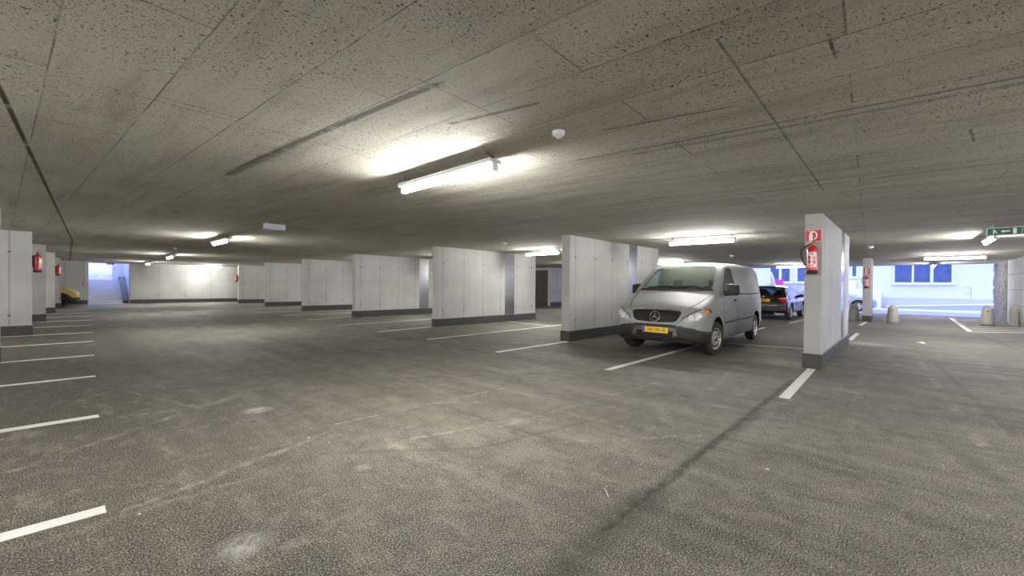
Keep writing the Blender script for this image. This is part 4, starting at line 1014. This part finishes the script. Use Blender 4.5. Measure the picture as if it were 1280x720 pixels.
for s, ax in ((-1, 'left'), (1, 'right')):
    decal('headlight', [(s*.40, .66), (s*.42, .74), (s*.62, .80), (s*.76, .86), (s*.765, .74), (s*.6, .66)], 'front', ybv, .008, 'lamp_glass', yc, .03, .012, .02)
    for ax_ in (.78, 3.2):
        decal('arch_flare', strip_poly([(ax_+.42*math.cos(t), .30+.42*math.sin(t)) for t in np.linspace(-.15, PI+.15, 16)], .15), ax, ybv, .012, 'blackplastic', yc, .05, .016)
    mirror_part(yc, s, 1.45, s*.80, 1.03, .17, .14, 'mirrorblack')
    decal('door_seam', strip_poly([(1.22, .35), (1.22, .9), (1.4, 1.0)], .01), ax, ybv, .002, 'seam', yc, .06, .01)
decal('grille', [(-.32, .56), (.32, .56), (.36, .66), (-.36, .66)], 'front', ybv, .008, 'arch', yc, .04, .012, .03)

# ---- silver car outside ------------------------------------------
zt = [(0, .56), (.02, .64), (.06, .72), (.12, .78), (.3, .84), (.8, .93), (1.1, .98), (1.2, 1.02), (1.7, 1.30), (2.1, 1.42), (2.6, 1.45), (3.4, 1.40), (3.9, 1.20), (4.1, 1.02), (4.25, .95), (4.3, .6)]
P = [(0, .55), (.05, .66), (.15, .76), (.4, .84), (.9, .87), (3.6, .87), (4.1, .82), (4.3, .72)]
sws = [[(1.6, .97), (2.4, .96), (2.38, 1.32), (2.0, 1.28)], [(2.48, .96), (3.5, .98), (3.25, 1.29), (2.46, 1.32)]]
gc, GB, gbv = hatch('parked_car', 'silver blue car parked outside, glimpsed left of the slim exit pillar', 'car', (33.9, 1.35, 0), R(92), 'bluecar', zt, P, 4.3, (.85, 3.45), .31,
    [(-.66, 1.03), (.66, 1.03), (.55, 1.36), (-.55, 1.36)], [(-.62, 1.04), (.62, 1.04), (.52, 1.33), (-.52, 1.33)], sws, (1.15, 4.0, .9), zb=.2)
seats(gc, (2.0,), (-.36, .36), .45)
for s, ax in ((-1, 'left'), (1, 'right')):
    decal('headlight', [(s*.42, .60), (s*.45, .70), (s*.66, .77), (s*.80, .80), (s*.80, .70), (s*.6, .61)], 'front', gbv, .008, 'lamp_glass', gc, .03, .012, .02)
    decal('tail_light', [(s*.55, .78), (s*.55, .92), (s*.78, .94), (s*.78, .78)], 'rear', gbv, .008, 'redlens', gc, .03, .012, .02)
    mirror_part(gc, s, 1.6, s*.84, 1.02, .17, .14, 'bluecar')

# ------------------------------------------------------------------ stairs at the far end
st = thing('staircase', 'wide concrete stairs climbing to daylight at the far left', 'stairs', (1.3, FY+.1, 0))
n_st = 9; rise = 1.53/n_st; tread = .3
for k in range(n_st):
    mb = MB(); mb.box(0, 1.87, .15+k*tread, .15+n_st*tread+.8, k*rise, (k+1)*rise, 'step', .008); mb.build('step', st)
mb = MB(); mb.prism([(.15, 0), (.15, .25), (n_st*tread, 1.75), (n_st*tread+.8, 1.75), (n_st*tread+.8, 0)], 'X', 1.6, 1.87, 'stone'); s_ = mb.build('side_wall', st); s_['label'] = 'rough stone cheek wall'
mb = MB(); mb.box(-1, -.75, .0, 6, 0, 4.2, 'render_white')
for v in mb.bm.verts: v.co += Vector((1.9, 37.1, 0))
mb.box(3.2, 3.45, 37.05, 43, 0, 3.6, 'render_white')
struct(mb.build('wall_stairwell'), 'pale walls beside the outdoor stairs', 'wall')
mb = MB(); bm = mb.bm; g = []
for i in range(31):
    row = []
    for j in range(25):
        x = -2.5+9*i/30; t = j/24; row.append(bm.verts.new((x, 40.5+t*6, 1.5+1.5*t+.10*x*-.6*t+random.uniform(-.09, .09))))
    g.append(row)
for i in range(30):
    for j in range(24): mb.face([g[i][j], g[i+1][j], g[i+1][j+1], g[i][j+1]], 'rubble', True)
struct(mb.build('ground_slope'), 'pale rubble slope seen above the stairs', 'slope')
mb = MB(); mb.box(0, .95, 0, .3, 0, 1.6, 'render_white', .01); mb.box(-.02, .97, -.02, .32, 1.6, 1.66, 'kerb'); o = mb.build('garden_wall'); o.location = (2.62, 40.6, 1.5); tag(o, 'bright white garden wall at the top right of the stairs', 'wall')

# ------------------------------------------------------------------ outside
mb = MB(); mb.box(31.2, 60, -40, 60, -.3, -.005, 'street'); mb.box(0, 31.2, -40, -8.7, -.3, -.005, 'street'); struct(mb.build('ground_street'), 'pale street outside the exit', 'ground')
FX = 38.
bd = thing('neighbour_building', 'white building with grey plinth across the street outside the exit', 'building', (FX, 0, 0))
mb = MB(); ww = [(.72, -2.1, 1.72, 2.75), (7.95, 6.5, 1.8, 2.75), (6.12, 4.9, 1.8, 2.75)]
mb.box(0, .3, -30, 40, -.2, 9, 'render_white'); mb.build('wall', bd)
mb = MB(); mb.prism([(-30, -.2), (1.35, -.2), (1.35, .80), (-30, .70)], 'X', -.04, 0, 'plinth'); mb.build('plinth', bd)
def window(y0, y1, z0, z1, panes, sill):
    mb = MB(); mb.box(-.07, 0., y1-.06, y0+.06, z0-.06, z1+.5, 'winframe'); f = mb.build('window', bd)
    mb = MB(); mb.box(-.16, 0, y1-.12, y0+.12, z0-.14, z0-.06, 'winframe', .01); mb.build('sill', f)
    for a, b in panes:
        mb = MB(); mb.box(-.075, -.065, b, a, z0+.03, z1+.4, 'winglass'); mb.build('pane', f)
window(.66, -2.05, 1.78, 2.75, [(.62, -.2), (-.30, -1.05), (-1.2, -2.0)], True)
window(7.86, 6.5, 1.84, 2.75, [(7.82, 7.25), (7.08, 6.55)], True)
window(6.1, 4.7, 1.84, 2.75, [(6.05, 5.45), (5.35, 4.75)], True)
window(2.85, 2.6, 2.2, 2.6, [(2.83, 2.62)], True)
for y in (-2.5, -6, -9.5): pass
mb = MB(); mb.box(-.012, 0, -2.86, -2.5, 1.47, 1.5, 'plinth'); mb.box(-.012, 0, -2.86, -2.5, 1.1, 1.13, 'plinth'); mb.box(-.012, 0, -2.86, -2.83, .75, 1.5, 'plinth'); mb.build('meter_flap', bd)
mb = MB(); mb.prism([(1.72, 0), (1.28, 0), (1.28, 1.1), (1.72, 1.36), (2.6, 1.36), (2.6, 1.9), (3.4, 1.9), (3.4, 0)], 'X', -.5, -.05, 'kerb'); o = mb.build('ramp_parapet'); o.location = (FX, 0, 0); tag(o, 'bright white stepped parapet against the building outside', 'parapet')
mb = MB(); mb.prism([(1.0, 0), (1.0, .2), (-8, .72), (-8, 0)], 'X', -.9, -.05, 'plinth'); mb.prism([(1.0, .2), (1.0, .245), (-8, .80), (-8, .72)], 'X', -.93, -.06, 'kerb')
o = mb.build('ramp_kerb'); o.location = (FX, 0, 0); tag(o, 'rising white kerb ramp at the foot of the white building', 'kerb')
mb = MB(); mb.box(-.2, .1, -10, 2.4, -.01, .12, 'kerb', .01); o = mb.build('street_kerb'); o.location = (36.4, 0, 0); tag(o, 'straight white kerb along the street outside', 'kerb')
mb = MB(); mb.box(-.03, .03, -.28, .28, 1.58, 1.98, 'magenta', .01); o_r = thing('advertising_board', 'magenta board standing outside behind the dark suv', 'board', (35.8, 6.85, 0)); o_b = mb.build('board', o_r)
mb = MB(); mb.tube([(.0, 0, 0), (.0, 0, 1.6)], .03, 'fixture', 8); mb.build('post', o_r)
pr = thing('closed_parasol', 'closed grey parasol leaning outside behind the dark suv', 'parasol', (34.0, 6.7, 0))
mb = MB(); mb.tube([(0, 0, 0), (0, .05, 1.2), (0, .28, 2.5)], .025, 'fixture', 8); mb.build('pole', pr)
mb = MB(); mb.tube([(0, .04, 1.15), (0, .1, 1.5), (0, .19, 2.0), (0, .27, 2.45)], [.09, .14, .13, .05], 'cloth', 10); mb.build('canopy', pr)
gt = thing('lattice_gate', 'pale blue lattice gate against the white building behind the suv', 'gate', (37.6, 6.4, 0))
mb = MB(); mb.box(-.03, .03, -.45, -.39, 0, 1.75, 'fence'); mb.box(-.03, .03, .39, .45, 0, 1.75, 'fence'); mb.box(-.03, .03, -.45, .45, 1.69, 1.75, 'fence'); mb.box(-.03, .03, -.45, .45, .1, .16, 'fence'); mb.build('gate_frame', gt)
mb = MB()
for k in range(7): mb.box(-.012, .012, -.36+k*.12-.018, -.36+k*.12+.018, .12, 1.72, 'fence')
for k in range(9): mb.box(-.01, .01, -.42, .42, .3+k*.16, .33+k*.16, 'fence')
mb.build('lattice', gt)

# ------------------------------------------------------------------ world and camera
w = bpy.data.worlds.new('sky'); SC.world = w; w.use_nodes = True
wn = w.node_tree; wn.nodes.clear(); wo = wn.nodes.new('ShaderNodeOutputWorld'); bg = wn.nodes.new('ShaderNodeBackground')
bg.inputs[0].default_value = (.34, .42, 1., 1); bg.inputs[1].default_value = .66
wn.links.new(bg.outputs[0], wo.inputs[0])

cam = bpy.data.cameras.new('camera'); co = bpy.data.objects.new('camera', cam); COL.objects.link(co); SC.camera = co
cam.sensor_width = 36; cam.lens = 530/1280*36; cam.clip_start = .05; cam.clip_end = 300
yaw, pitch, roll = R(43), math.atan(2.8/530), R(.5)
fw = Vector((math.cos(yaw)*math.cos(pitch), math.sin(yaw)*math.cos(pitch), -math.sin(pitch)))
r0 = Vector((math.sin(yaw), -math.cos(yaw), 0)); u0 = r0.cross(fw)
cxv = r0*math.cos(roll)+u0*math.sin(roll); cyv = u0*math.cos(roll)-r0*math.sin(roll)
mat = Matrix((cxv, cyv, -fw)).transposed().to_4x4(); mat.translation = (0, 0, 1.36); co.matrix_world = mat

SC.view_settings.view_transform = 'Standard'; SC.view_settings.look = 'None'; SC.view_settings.gamma = 1; SC.view_settings.use_curve_mapping = False
SC.view_settings.exposure = 3.1
SC.cycles.max_bounces = 10; SC.cycles.diffuse_bounces = 7; SC.cycles.transparent_max_bounces = 12; SC.cycles.sample_clamp_indirect = 8
SC.cycles.caustics_reflective = False; SC.cycles.caustics_refractive = False
